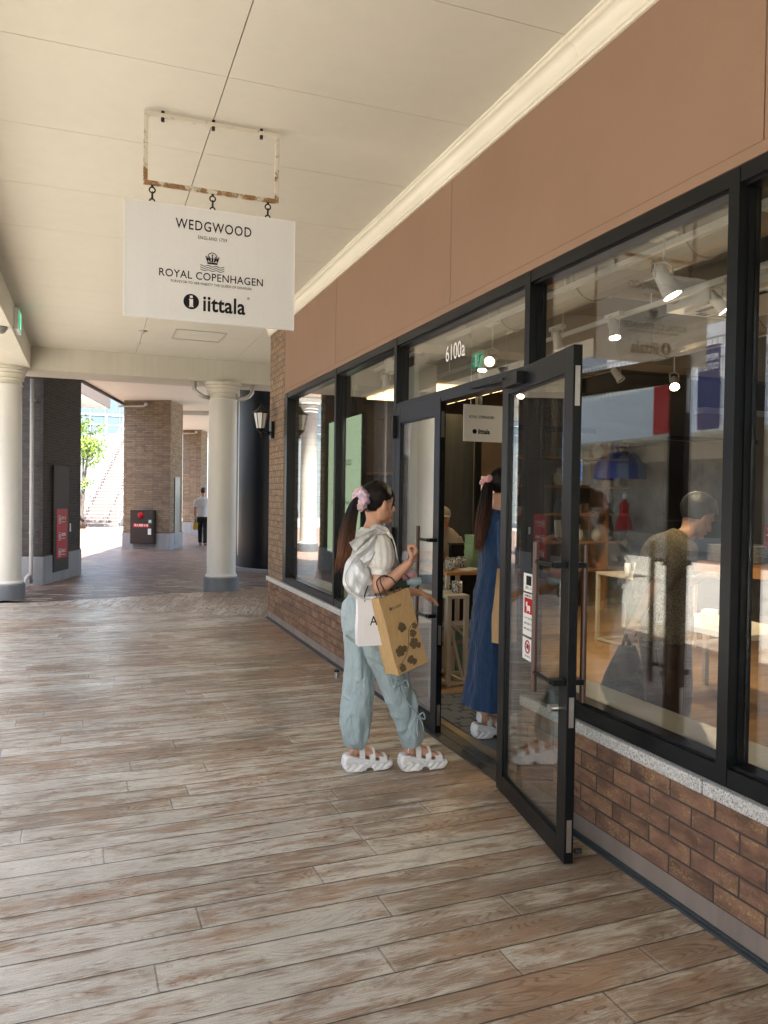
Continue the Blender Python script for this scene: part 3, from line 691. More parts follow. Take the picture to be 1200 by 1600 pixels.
m = MB(); onface(m, A2, d2, n2, .325, .975, .19, 1.07, .17, .182); m.build('cabinet_door', M_DARKBR, hy, bevel=.004)
m = MB(); Mz = Matrix((d2, Vector((0, 0, 1)), n2)).transposed(); c = A2+d2*.63+n2*.182+Vector((0, 0, .96)); m.lathe([(.085, 0), (.08, .03), (.05, .055), (.045, .06), (.0, .062)], c, 24, Mz, cap=False); m.build('alarm_lamp', M_RED, hy, smooth=True)
m = MB(); onface(m, A2, d2, n2, .40, .88, .62, .73, .182, .186); m.build('label_plate', M_RED, hy)
Fh = frame(A2+d2*.64+n2*.1865+Vector((0, 0, .675)), d2, (0, 0, 1)); text('label_print', '消火用散水栓', .075, Fh, material=M_PAPER, parent=hy, width=.43, bold=.001)
m = MB(); onface(m, A2, d2, n2, .85, .955, .74, .84, .182, .186); m.build('green_sticker', mat('green sticker', (.05, .38, .2), .5), hy)
m = MB(); onface(m, A2, d2, n2, .875, .93, .765, .82, .186, .188); m.build('sticker_print', M_PAPER, hy)
m = MB(); onface(m, A2, d2, n2, .85, .94, .42, .59, .182, .20); m.build('latch', M_WHITE, hy)
P3, o3, _, _ = pillar((4.05, 30.9), S2, .9, F2, .75, 4.07, .5, M_TILE2, M_TILE2B, 'farthest tiled pillar, beyond the man in white')
m = MB(); A3 = o3+F2*.75; m.tube([A3-F2*-.1+n2*.06+Vector((0, 0, 3.93)), A3-F2*.5+n2*.06+Vector((0, 0, 3.93))], .03); m.sph(A3-F2*.56+n2*.06+Vector((0, 0, 3.98)), .06)
tag(m.build('conduit', M_PIPE), 'thin pipe and round fitting at the head of the farthest pillar', 'pipe')
M_SOFF = m_plaster('pale soffit', (0.62, 0.62, 0.57), .7, .04)
can = thing('far_canopy', 'pale pink soffit canopy reaching over the brick paving beyond the cross beam', 'canopy', (3, 20, 4.2))
m = MB(); m.prism([(-1.62, 13.62), (9, 13.62), (9, 23.2), (2.72, 25.35), (1.3, 25.45)], 4.2, 4.75); m.build('soffit', M_SOFF, can)
m = MB(); m.prism([(2.0, 25.6), (9, 23.4), (12, 33), (4, 36)], 4.07, 4.6); m.build('soffit', M_SOFF, can)
m = MB(); e = Vector((2.92, 11.83, 0)).normalized(); q = Vector((-e.y, e.x, 0)); s_ = Vector((-1.62, 13.62, 0))
m.beam(s_+q*.03+Vector((0, 0, 4.45)), s_+e*12.2+q*.03+Vector((0, 0, 4.45)), .06, .62); m.build('fascia', M_DARKBR, can)
m = MB(); m.box(1.9, 17.6, 4.19, 2.75, 17.63, 4.201); m.box(1.9, 18.3, 4.19, 2.75, 18.33, 4.201); m.box(1.9, 17.63, 4.19, 1.93, 18.3, 4.201); m.box(2.72, 17.63, 4.19, 2.75, 18.3, 4.201); m.build('access_hatch', M_BEAM, can)
sl_ = thing('flat_canopy', 'brown edged flat canopy beside the open stairs', 'canopy', (-2, 24, 4.3))
m = MB(); m.prism([(-7, 38.2), (-1.31, 38.2), (1.04, 48.85), (-7, 48.6)], 6.48, 6.55); m.build('soffit', M_SOFF, sl_)
m = MB(); m.cyl((-3, 40, 0), (-3, 40, 6.5), .2); m.build('post', M_WHITE, sl_)
m = MB(); m.cyl((-3, 47, 0), (-3, 47, 6.5), .2); m.build('post', M_WHITE, sl_)
m = MB(); m.prism([(-7, 38.1), (-1.24, 38.1), (1.13, 48.95), (-7, 48.7)], 6.55, 7.12); m.build('canopy_slab', mat('taupe fascia', (.23, .165, .12), .6), sl_)
# curved black wall right of the walkway end
bw = thing('curved_kiosk', 'glossy black curved wall on a pale kerb behind the right column', 'kiosk', (4.12, 16.6, 0))
m = MB(); m.lathe([(1.19, .06), (1.19, 4.19)], (4.12, 16.6, 0), 64, cap=False); m.build('curved_wall', mat('black glossy cladding', (.004, .006, .010), .3, .0, spec=.3), bw, smooth=True)
m = MB(); m.lathe([(1.25, -.01), (1.25, .05), (1.19, .07)], (4.12, 16.6, 0), 64, cap=False); m.build('kerb', M_CONC, bw)
m = MB(); m.lathe([(1.195, .3), (1.195, 3.9)], (4.12, 16.6, 0), 6, a0=math.radians(186), a1=math.radians(188)); m.build('metal_trim', M_STEEL, bw)
# open stairs
sd = Vector((.245, .97, 0)).normalized(); sw = Vector((sd.y, -sd.x, 0)); so_ = Vector((-.42, 39.0, 0)); NS = 30
st = thing('outdoor_staircase', 'long straight outdoor stairs with white railings in full sun', 'staircase', so_)
t = NT('pinkish tread'); x, y, z = t.sep(t.pos())
fz = t.math('FRACT', t.math('DIVIDE', t.math('ADD', z, 0.001), .158))
t.bsdf(t.mix(t.ramp(fz, [(0.78, 0.0), (0.84, 1.0)]), (.15, .125, .12), (.42, .40, .385)), .8)
m = MB()
for i in range(NS):
    a_ = so_+sd*(.31*i); m.hexa([a_+sw*u+sd*v+Vector((0, 0, zz)) for zz in (0, .158*(i+1)) for u, v in ((0, 0), (1.75, 0), (1.75, .31 if i < NS-1 else 3), (0, .31 if i < NS-1 else 3))])
m.build('steps', t.m, st)
M_RAILW = mat('white railing', (.42, .42, .41), .5)
for u in (0, .12, 1.15, 1.75):
    m = MB(); r = .022
    for zz in ((1.05, .55, .15) if u in (0, 1.75) else (.85,)):
        m.tube([so_+sw*u+Vector((0, 0, zz)), so_+sw*u+sd*(.31*NS)+Vector((0, 0, zz+.158*NS))], r, 8)
    for k in range(0, NS+1, 3 if u in (0, 1.75) else 5):
        p = so_+sw*u+sd*(.31*k)+Vector((0, 0, .158*k)); m.tube([p, p+Vector((0, 0, 1.05 if u in (0, 1.75) else .85))], r, 6)
    m.build('railing', M_RAILW, st)
m = MB(); m.beam(so_-sw*.05+Vector((0, 0, .0)), so_-sw*.05+sd*9.3+Vector((0, 0, 4.74)), .06, .2); m.beam(so_+sw*1.80+Vector((0, 0, .05)), so_+sw*1.80+sd*9.3+Vector((0, 0, 4.79)), .1, .3); m.build('stringer', mat('grey stringer', (.14, .14, .14), .7), st)
ter = thing('terrace_building', 'pale terrace wall with a blue glazed upper floor behind the stairs', 'building', (0, 56, 0))
m = MB(); m.box(-22, 53, 0, 20, 53.3, 4.9); m.box(-22, 53.2, 4.9, 20, 60, 5.4); m.build('terrace_wall', mat('pale terrace wall', (.17, .20, .21), .7), ter)
m = MB(); m.box(-18, 60, 5.4, 16, 60.1, 12.5); m.build('glazing', mat('blue grey glazing', (.085, .12, .14), .4, .0), ter)
m = MB()
for i in range(34): m.box(-18+i*1.0, 59.9, 5.4, -17.92+i*1.0, 60, 12.5)
for z in (7.2, 9.4): m.box(-18, 59.92, z, 16, 60.0, z+.1)
m.build('mullion', M_GREY, ter)
m = MB()
for z in (5.9, 6.5): m.box(-20, 53.1, z, 18, 53.16, z+.05)
for i in range(38): m.box(-20+i, 53.1, 5.4, -19.95+i, 53.15, 6.5)
m.build('railing', M_RAILW, ter)
# ---------------------------------------------------------------- trees
M_LEAF = [mat('leaf light', (.24, .36, .05), .5, var=.35, vs=3), mat('leaf mid', (.11, .20, .045), .5, var=.35, vs=3), mat('leaf dark', (.04, .09, .028), .5, var=.35, vs=3)]
M_BARK = mat('bark', (.12, .10, .085), .85, var=.4, vs=8, bump=.4)
def tree(x, y, h, r, label, n=1500, leaf=.11, stems=3, seed=0, cz=.62, group=None, mats=None):
    rnd = random.Random(seed); T = thing('tree', label, 'tree', (x, y, 0), group=group)
    m = MB(); tips = []
    for s in range(stems):
        a = rnd.uniform(0, 6.28); top = Vector((x+math.cos(a)*r*.5, y+math.sin(a)*r*.5, h*rnd.uniform(.75, .95)))
        p0 = Vector((x+rnd.uniform(-.12, .12), y+rnd.uniform(-.12, .12), 0)); mid = p0.lerp(top, .5)+Vector((rnd.uniform(-.15, .15), rnd.uniform(-.15, .15), 0))
        m.tube([p0, mid, top], [.05*h/4, .035*h/4, .012], 8, sub=4)
        for k in range(7):
            q = p0.lerp(top, rnd.uniform(.4, .95)); a2 = rnd.uniform(0, 6.28); e_ = q+Vector((math.cos(a2), math.sin(a2), rnd.uniform(.2, .8)))*r*rnd.uniform(.4, .8)
            m.tube([q, (q+e_)/2+Vector((0, 0, .05)), e_], [.016*h/4, .01, .005], 6); tips.append(e_); tips.append((q+e_)/2)
    m.build('trunk', M_BARK, T, smooth=True)
    bm = bmesh.new(); cl = [(t_, r*rnd.uniform(.22, .42), rnd.choice((0, 0, 1, 1, 2))) for t_ in tips]
    for i in range(n):
        c, cr, mi = rnd.choice(cl); v = Vector((rnd.gauss(0, .5), rnd.gauss(0, .5), rnd.gauss(0, .4)))*cr; p = c+v
        if p.z < h*.3: continue
        ax = Vector((rnd.uniform(-1, 1), rnd.uniform(-1, 1), rnd.uniform(-.3, .9))).normalized(); u = ax.orthogonal().normalized(); u.rotate(Matrix.Rotation(rnd.uniform(0, 6.28), 3, ax)); w_ = ax.cross(u); s_ = leaf*rnd.uniform(.6, 1.3)
        f = bm.faces.new([bm.verts.new(p+u*s_), bm.verts.new(p+w_*s_*.5+ax*s_*.15), bm.verts.new(p-u*s_), bm.verts.new(p-w_*s_*.5)]); f.material_index = mi if rnd.random() < .7 else rnd.choice((0, 1, 2))
    me = bpy.data.meshes.new('crown'); bm.to_mesh(me); bm.free(); link('crown', me, mats or M_LEAF, T)
    return T
column(-1.35, 21.5, 'round column behind the dark pillar, seen only mirrored in the first window', 4.2)
tree(-.3, 36.5, 5.2, .95, 'slender multi stemmed tree with yellow green leaves left of the stairs', 1500, .085, 4, 3, mats=[M_LEAF[0], M_LEAF[0], M_LEAF[1]])

# ================================================================ across the courtyard (seen mirrored in the shop glass)
op = thing('opposite_building', 'white two storey outlet building across the courtyard, mirrored in the shop windows', 'building', (-12, 10, 0))
m = MB(); m.box(-11.7, -14, 3.45, -10.9, 46, 4.85); m.build('upper_band', mat('pale blue white wall', (.62, .66, .66), .6), op)
m = MB(); m.box(-14.5, -14, 3.45, -11.7, 46, 3.6); m.build('arcade_soffit', M_BEAM, op)
m = MB(); m.box(-14.3, -14, 4.85, -14.0, 46, 10); m.build('upper_wall', M_WHITE, op)
for y0_ in range(-12, 44, 4):
    m = MB(); m.box(-13.7, y0_, .0, -13.5, y0_+.5, 3.45); m.box(-13.7, y0_+.5, 2.9, -13.5, y0_+4, 3.45); m.box(-13.7, y0_+.5, 0, -13.5, y0_+4, .45); m.build('shop_wall', mat('beige shop wall', (.66, .60, .50), .7), op)
    m = MB(); m.box(-13.62, y0_+.5, .45, -13.60, y0_+4, 2.9); m.build('shop_window', mat('pale shop display', (.50, .44, .36), .5, var=.5, vs=1.5), op)
    m = MB(); m.box(-14.0, y0_+1, 5.6, -13.95, y0_+3, 8); m.build('upper_window', mat('upper glass', (.10, .16, .2), .1), op)
m = MB()
for zz in (5.35, 5.9): m.box(-11.0, -14, zz, -10.95, 46, zz+.05)
for i in range(300): m.box(-11.0, -14+i*.2, 4.85, -10.97, -13.975+i*.2, 5.9)
m.build('balcony_railing', M_RAILW, op)
cl = column(-11.3, 3, 'round white column of the building across the courtyard, seen only as a reflection', 3.45)
for y0_ in (-3, 8.5, 14, 19.3, 25, 31):
    c = copy_tree(cl); c.location.y = y0_
M_BLUE = mat('blue awning cloth', (.035, .07, .32), .6); M_BLUE2 = mat('pale blue awning cloth', (.20, .26, .42), .6)
def dome(x, y, z, r, name, label, cat, grp, pole=False):
    T = thing(name, label, cat, (x, y, 0 if pole else z), group=grp)
    for half in (0, 1):
        m = MB()
        for k in range(half, 16, 2):
            m.lathe([(r*1.0, z-.25*r), (r, z)] + [(r*math.cos(a_*math.pi/16), z+r*.8*math.sin(a_*math.pi/16)) for a_ in range(1, 8)] + [(.01, z+r*.8)], (x, y, 0), 2, a0=k*math.pi/8, a1=(k+1)*math.pi/8)
        m.build('canopy', (M_BLUE, M_BLUE2)[half], T, smooth=True)
    if pole: m = MB(); m.cyl((x, y, 0), (x, y, z+r*.7), .03); m.cyl((x, y, 0), (x, y, .08), .3); m.build('pole', M_GREY, T)
dome(-13.2, 23.0, 2.55, .95, 'dome_awning', 'nearer blue dome awning over a shop window across the courtyard', 'awning', 'blue dome awnings')
dome(-13.2, 27.6, 2.55, .95, 'dome_awning', 'farther blue dome awning over a shop window across the courtyard', 'awning', 'blue dome awnings')
dome(-5.4, 16.5, 2.35, 1.35, 'parasol', 'blue courtyard parasol mirrored in the open door glass', 'parasol', 'blue parasols', True)
dome(-7.0, 24.5, 2.35, 1.3, 'parasol', 'blue courtyard parasol mirrored in the closed door glass', 'parasol', 'blue parasols', True)
for i, (y_, c_) in enumerate(((22.5, M_RED), (23.6, mat('dark grey dress', (.06, .06, .08), .8)))):
    T = thing('mannequin', ('red' if i == 0 else 'grey')+' dressed mannequin under the nearer dome awning, seen mirrored in the window', 'mannequin', (-13.0, y_, 0))
    m = MB(); m.lathe([(.02, .05), (.02, .8), (.0, .8)], (-13, y_, 0), 10, cap=False); m.lathe([(.18, .0), (.18, .03), (0, .03)], (-13, y_, 0), 16, cap=False); m.lathe([(.0, 1.62), (.05, 1.64), (.075, 1.74), (.06, 1.84), (.0, 1.88)], (-13, y_, 0), 14, cap=False); m.build('stand', M_WHITE, T)
    m = MB(); m.lathe([(.30, .55), (.24, .9), (.14, 1.12), (.17, 1.35), (.19, 1.45), (.06, 1.53), (.05, 1.62)], (-13, y_, 0), 18, cap=False); m.build('dress', c_, T, smooth=True)
for i, (y0_, mt, w1) in enumerate(((18.1, M_RED, 'PREMIUM\nOUTLETS'), (16.35, mat('navy banner', (.03, .035, .11), .6), 'PREMIUM\nOUTLETS'))):
    T = thing('banner', ('red' if i == 0 else 'navy blue')+' hanging banner with white lettering, mirrored in the large window', 'banner', (-10.85, y0_, 4.6), group='shop banners')
    m = MB(); m.box(-10.86, y0_-.38, 3.5, -10.83, y0_+.38, 5.7); m.build('banner_cloth', mt, T)
    F = frame((-10.825, y0_, 5.25), (0, 1, 0), (0, 0, 1)); me = text_mesh(w1, .24, extr=.0005, width=.68, bold=.006); me.transform(F); link('banner_print', me, M_PAPER, T)
for i, (x, y, h) in enumerate(((-8.2, 20.5, 3.6), (-5.2, 24.5, 3.2))):
    tree(x, y, h, 1.15, ['small green tree between the blue parasols in the courtyard', 'small green tree at the far end of the courtyard'][i], 900, .1, 3, 20+i, group='courtyard trees')
for i, (x, y) in enumerate(((-6.0, 19.8), (-8.0, 26.8))):
    T = thing('planter', ('nearer' if i == 0 else 'farther')+' low planter of shrubs in the courtyard', 'planter', (x, y, 0), group='courtyard planters')
    m = MB(); m.box(x-1.1, y-.5, 0, x+1.1, y+.5, .4); m.build('box', M_CONC, T)
    rnd = random.Random(50+i); bm = bmesh.new()
    for k in range(900):
        p = Vector((x+rnd.uniform(-1.1, 1.1), y+rnd.uniform(-.5, .5), .4+abs(rnd.gauss(0, .22)))); ax = Vector((rnd.uniform(-1, 1), rnd.uniform(-1, 1), rnd.uniform(-1, 1))).normalized(); u = ax.orthogonal().normalized()*.07; w_ = ax.cross(u)*.6
        f = bm.faces.new([bm.verts.new(p+u), bm.verts.new(p+w_), bm.verts.new(p-u), bm.verts.new(p-w_)]); f.material_index = rnd.choice((0, 1, 1, 2))
    me = bpy.data.meshes.new('shrub'); bm.to_mesh(me); bm.free(); link('shrub', me, M_LEAF, T)
# ================================================================ hanging sign and its bracket
M_RUSTW = None
def m_rust():
    t = NT('rusty white paint'); P = t.pos(); x, y, z = t.sep(P)
    n = t.noise(t.map(P, (14, 14, 14)), 1.6, 5, 0.7)
    low = t.math('MULTIPLY', t.math('SUBTRACT', 3.75, z), 0.42)
    k = t.ramp(t.math('ADD', n, low), [(0.60, 0.0), (0.70, 1.0)])
    c = t.mix(k, (0.56, 0.52, 0.42), t.mix(t.noise(P, 60, 3), (0.10, 0.035, 0.015), (0.36, 0.20, 0.07)))
    t.bsdf(c, 0.65, 0, n, 0.3, 0.002); return t.m
M_RUST = m_rust(); M_IRON = mat('dark iron', (.03, .024, .02), .45, .6)
SY = 4.64
br = thing('sign_bracket', 'rusty white rectangular steel frame fixed to the arcade ceiling', 'sign bracket', (.66, SY, 3.75))
m = MB(); a_ = .010
m.box(.272, SY-a_, 3.712, 1.048, SY+a_, 3.736); m.box(.272, SY-a_, 3.325, 1.048, SY+a_, 3.349); m.box(.272, SY-a_, 3.349, .296, SY+a_, 3.712); m.box(1.024, SY-a_, 3.349, 1.048, SY+a_, 3.712)
m.build('bracket_frame', M_RUST, br, bevel=.002)
for x_ in (.376, .66, .941):
    m = MB(); m.cyl((x_, SY, 3.7505), (x_, SY, 3.692), .010, seg=10); m.build('bolt', M_IRON, br)
for x_ in (.322, .66, .985):
    m = MB(); Mx = Matrix.Rotation(math.pi/2, 3, 'X')
    m.cyl((x_, SY, 3.327), (x_, SY, 3.312), .008, seg=8); m.torus((x_, SY, 3.298), .016, .0045, Mx, 14, 6); m.tube([(x_, SY, 3.285), (x_, SY, 3.245)], .006, 8)
    m.torus((x_, SY, 3.278), .010, .004, Matrix.Rotation(math.pi/2, 3, 'Y'), 12, 6); m.torus((x_, SY, 3.236), .0135, .0045, Mx, 14, 6); m.build('hook_link', M_IRON, br, smooth=True)
sg = thing('hanging_sign', 'white rectangular hanging shop sign with three black brand names under the ceiling', 'hanging sign', (.66, SY, 3.22))
zl = 2.90
m = MB(); m.box(.172, SY-.013, 2.578, 1.148, SY+.013, 3.228); m.build('board', m_plaster('sign board paint', (.68, .68, .67), .45, .04), sg, bevel=.002)
m = MB(); m.box(.170, SY-.0145, 2.577, .176, SY+.0145, 3.229); m.box(1.144, SY-.0145, 2.577, 1.150, SY+.0145, 3.229); m.box(.176, SY-.0145, 3.2255, 1.144, SY+.0145, 3.2295); m.build('board_edge', M_WHITE, sg)
for sd_, yy in ((1, SY-.0135), (-1, SY+.0135)):
    F = frame((.66, yy, 2.903), (sd_, 0, 0), (0, 0, 1)); ms = []
    def T_(s, z, size, width, x=0, **k):
        q = text_mesh(s, size, width=width, extr=.0006, **k); q.transform(F @ Matrix.Translation((x, z, 0))); ms.append(q)
    T_('WEDGWOOD', .222, .080, .435, .008, bold=.0006, space=1.12); T_('ENGLAND 1759', .158, .028, .165, .0, space=1.15)
    T_('ROYAL COPENHAGEN', -.065, .062, .595, bold=.0004, space=1.05); T_('PURVEYOR TO HER MAJESTY THE QUEEN OF DENMARK', -.107, .0205, .465)
    T_('iittala', -.222, .125, .245, .072, bold=.0028, space=1.04); T_('®', -.165, .02, None, .212)
    mm = MB()
    mm.lathe([(.044, 0), (.044, .0012), (0, .0012)], (-.118, -.215, 0), 40)
    # crown
    Z0 = .012
    mm.prism([(-.028, Z0), (.028, Z0), (.031, Z0+.010), (-.031, Z0+.010)], 0, .0012)
    for k in range(5):
        xk = (k-2)*.0135; mm.prism([(xk-.0035, Z0+.013), (xk+.0035, Z0+.013), (xk+.0065+(k-2)*.0025, Z0+.036), (xk-.0065+(k-2)*.0025, Z0+.036)], 0, .0012)
        mm.lathe([(.0042, 0), (.0042, .0012), (0, .0012)], (xk*1.35, Z0+.041, 0), 10)
    mm.box(-.002, Z0+.044, 0, .002, Z0+.058, .0012); mm.box(-.006, Z0+.050, 0, .006, Z0+.053, .0012); mm.torus((0, Z0+.040, .0006), .026, .0022, seg=24, rs=4)
    for r_ in range(3):
        pts = [(-.069+.138*i/24, .000-.0125*r_+.0035*math.sin(i/24*math.pi*6+math.pi/2), .0006) for i in range(25)]
        mm.tube(pts, .0019, 4)
    q = mm.mesh('marks'); q.transform(F)
    link('lettering', join_meshes(ms[:2]), M_INK, sg); link('lettering', join_meshes(ms[2:4]), M_INK, sg); link('lettering', join_meshes(ms[4:]), M_INK, sg); link('emblem', q, M_INK, sg)
    mm = MB(); mm.box(-.128, -.246, .0012, -.108, -.202, .0020); mm.box(-.131, -.205, .0012, -.108, -.200, .0020); mm.box(-.131, -.2465, .0012, -.105, -.241, .0020); mm.box(-.126, -.194, .0012, -.110, -.181, .0020)
    q = mm.mesh('marks'); q.transform(F); link('roundel_letter', q, M_PAPER, sg)
# ---------------------------------------------------------------- wall lantern
lan = thing('wall_lantern', 'black carriage lantern with frosted panes on the brick pilaster', 'wall lantern', (2.16, 9.68, 2.39))
lx, ly = 1.985, 9.62
m = MB(); m.box(2.118, 9.62, 2.29, 2.162, 9.74, 2.50); m.tube([(2.12, 9.68, 2.37), (2.05, 9.66, 2.35), (lx, ly, 2.365)], .012, 8, sub=4); m.tube([(2.12, 9.68, 2.33), (2.08, 9.67, 2.38), (2.03, 9.65, 2.40)], .008, 6, sub=4); m.build('wall_arm', M_BLACK, lan)
m = MB(); m.lathe([(.002, 2.755), (.006, 2.745), (.004, 2.715), (.013, 2.70), (.013, 2.685), (.022, 2.675), (.030, 2.662), (.055, 2.635), (.112, 2.60), (.112, 2.592), (.09, 2.590)], (lx, ly, 0), 8, cap=False); m.build('lamp_roof', M_BLACK, lan)
m = MB(); m.lathe([(.090, 2.59), (.052, 2.40), (.0, 2.40)], (lx, ly, 0), 8, cap=False); m.build('lamp_glass', mat('frosted lamp pane', (.55, .54, .50), .35, spec=.6), lan)
m = MB()
for k in range(8):
    a_ = k*math.pi/4; m.tube([(lx+.092*math.cos(a_), ly+.092*math.sin(a_), 2.592), (lx+.053*math.cos(a_), ly+.053*math.sin(a_), 2.40)], .0045, 4)
m.lathe([(.058, 2.405), (.060, 2.395), (.035, 2.37), (.015, 2.355), (.010, 2.33), (.013, 2.315), (.005, 2.30), (.001, 2.27)], (lx, ly, 0), 12, cap=False); m.build('lamp_frame', M_BLACK, lan)
# ---------------------------------------------------------------- green exit sign on the side beam
ex = thing('exit_sign', 'green running man exit sign box mounted on the left beam', 'exit sign', (-.83, 10.4, 3.55))
m = MB(); m.box(-.832, 9.95, 3.45, -.775, 10.32, 3.70); m.build('sign_box', M_WHITE, ex, bevel=.004)
M_EXG = emis('exit green', (.03, .42, .20), .22); M_EXW = emis('exit white', (.75, .95, .85), .22)
def exit_face(F, w_, h_, par):
    mm = MB(); mm.box(-w_/2, -h_/2, 0, w_/2, h_/2, .002); q = mm.mesh('face'); q.transform(F); link('sign_face', q, M_EXG, par)
    mm = MB(); s = h_/.24
    mm.box(.0*s, -.095*s, .002, .085*s, .095*s, .0028); q = mm.mesh('door'); q.transform(F); link('door_symbol', q, M_EXW, par)
    mm = MB(); mm.lathe([(.017*s, 0), (.017*s, .001), (0, .001)], (.005*s, .065*s, .003), 14)
    for a_, b_ in (((-.005, .045), (.0, -.005)), ((.0, -.005), (.035, -.03)), ((.035, -.03), (.03, -.075)), ((.0, -.005), (-.03, -.04)), ((-.03, -.04), (-.07, -.05)), ((-.005, .04), (.04, .02)), ((-.005, .04), (-.045, .02))):
        mm.beam((a_[0]*s, a_[1]*s, .0035), (b_[0]*s, b_[1]*s, .0035), .016*s, .001)
    q = mm.mesh('man'); q.transform(F); link('running_figure', q, M_EXG, par)
exit_face(frame((-.774, 10.135, 3.575), (0, 1, 0), (0, 0, 1)), .34, .22, ex)
# small floor stop
fs = thing('floor_stop', 'tiny steel door stop with a black cap standing on the walkway', 'door stop', (2.03, 6.48, 0))
m = MB(); m.lathe([(.017, 0), (.017, .045), (0, .045)], (2.03, 6.48, 0), 20, cap=False); m.build('post', M_STEEL, fs, smooth=False)
m = MB(); m.lathe([(.021, .045), (.022, .058), (.018, .062), (0, .062)], (2.03, 6.48, 0), 20, cap=False); m.build('cap', M_RUBBER, fs)

# ================================================================ inside the shop
t = NT('shop oak floor'); x, y, z = t.sep(t.pos())
b = t.n('ShaderNodeTexBrick'); t.l(t.comb(x, y, 0.0), b.inputs['Vector']); b.offset = .37
for k, v in (('Scale', 1), ('Brick Width', 1.2), ('Row Height', .12), ('Mortar Size', .0015)): b.inputs[k].default_value = v
b.inputs['Color1'].default_value = (.33, .20, .10, 1); b.inputs['Color2'].default_value = (.25, .15, .075, 1); b.inputs['Mortar'].default_value = (.10, .06, .03, 1)
t.bsdf(t.mix(1.0, b.outputs['Color'], t.ramp(t.noise(t.map(t.pos(), (1.2, 14, 1)), 2, 4), [(.3, .75), (.7, 1.05)]), 'MULTIPLY'), .35)
g = MB(); g.box(2.345, -7.9, -.012, 14.5, 9.8, .008); g.build('shop_floor', t.m, kind='structure')
M_IWALL = m_plaster('taupe interior wall', (.17, .125, .09), .7, .08); M_IBEIGE = m_plaster('beige interior wall', (.42, .31, .18), .7, .05)
M_ICEIL = m_plaster('brown grey ceiling', (.20, .165, .125), .8, .1); M_IPALE = m_plaster('pale interior bulkhead', (.46, .40, .31), .8, .05)
M_CREAM = mat('cream ledge', (.62, .57, .46), .35, var=.05)
m = MB(); m.box(14.5, -8, 0, 14.6, 9.8, 3.7); m.box(2.41, 9.80, 0, 14.6, 9.88, 3.7); m.box(2.3, -8.1, 0, 14.6, -8, 4); m.box(2.33, 9.115, .6, 2.38, 9.88, 3.7); m.build('interior_wall', M_IWALL, shop)
m = MB(); m.box(2.345, -8, 3.5, 14.6, 9.8, 3.6); m.build('interior_ceiling', M_ICEIL, shop)
m = MB(); m.box(2.29, -8, 2.95, 2.50, 9.1, 3.72); m.box(2.5, 6.9, 3.05, 9, 7.3, 3.5); m.build('bulkhead', M_IPALE, shop)
m = MB(); m.box(2.28, -7.9, .56, 2.545, 3.59, .60); m.box(2.50, -7.9, .0, 2.54, 3.58, .56); m.box(2.28, 5.56, .56, 2.545, 9.1, .60); m.box(2.50, 5.58, 0, 2.54, 9.1, .56); m.build('window_ledge', M_CREAM, shop)
# ducts and rails
for i, (a_, b_, r_) in enumerate((((3.6, -6, 3.28), (3.6, 8, 3.28), .17), ((5.4, -6, 3.22), (5.4, 9.6, 3.22), .20), ((2.7, 5.2, 3.30), (12, 5.2, 3.30), .10))):
    m = MB(); m.cyl(a_, b_, r_, seg=20)
    for k in range(12): p = Vector(a_).lerp(Vector(b_), (k+.5)/12); d_ = (Vector(b_)-Vector(a_)).normalized()*.02; m.cyl(p-d_, p+d_, r_+.012, seg=20)
    tag(m.build('air_duct', mat('beige duct', (.34, .27, .18), .35, .3)), ['round beige duct running just inside the shop windows', 'larger round duct deeper inside the shop', 'thin round duct crossing the shop ceiling'][i], 'air duct', 'ceiling ducts')
tp = MB(); tp.box(4.5, 4.2, 3.15, 5.6, 5.3, 3.30); tp.box(4.6, 4.3, 3.13, 5.5, 5.2, 3.15); ac = tp.build('air_conditioner', M_WHITE); tag(ac, 'square white ceiling cassette air conditioner inside the shop', 'air conditioner')
m = MB(); m.box(4.7, 4.32, 3.126, 5.4, 4.37, 3.131); m.box(4.7, 5.13, 3.126, 5.4, 5.18, 3.131); m.box(4.62, 4.4, 3.126, 4.67, 5.1, 3.131); m.box(5.43, 4.4, 3.126, 5.48, 5.1, 3.131); m.build('air_slot', M_RUBBER, ac)
M_BULB = emis('lamp glow', (1.0, .80, .50), 30.0); M_BULB2 = emis('lamp glow soft', (1.0, .74, .36), 5.0)
rails = [((3.25, 2.0, 3.12), (3.25, 9.0, 3.12)), ((4.2, 2.0, 3.14), (4.2, 9.5, 3.14)), ((5.7, 2.0, 3.10), (5.7, 9.6, 3.10)), ((2.9, 2.5, 2.98), (5.8, 2.5, 2.98))]
for i, (a_, b_) in enumerate(rails):
    m = MB(); m.beam(a_, b_, .035, .035)
    for k in range(6): p = Vector(a_).lerp(Vector(b_), (k+.5)/6); m.cyl(p, (p.x, p.y, 3.5), .006, seg=6)
    tag(m.build('light_rail', M_WHITE), ['white lamp rail nearest the windows', 'second white lamp rail from the windows', 'deepest white lamp rail in the shop', 'short white lamp rail crossing behind the large window'][i], 'lamp rail', 'lamp rails')
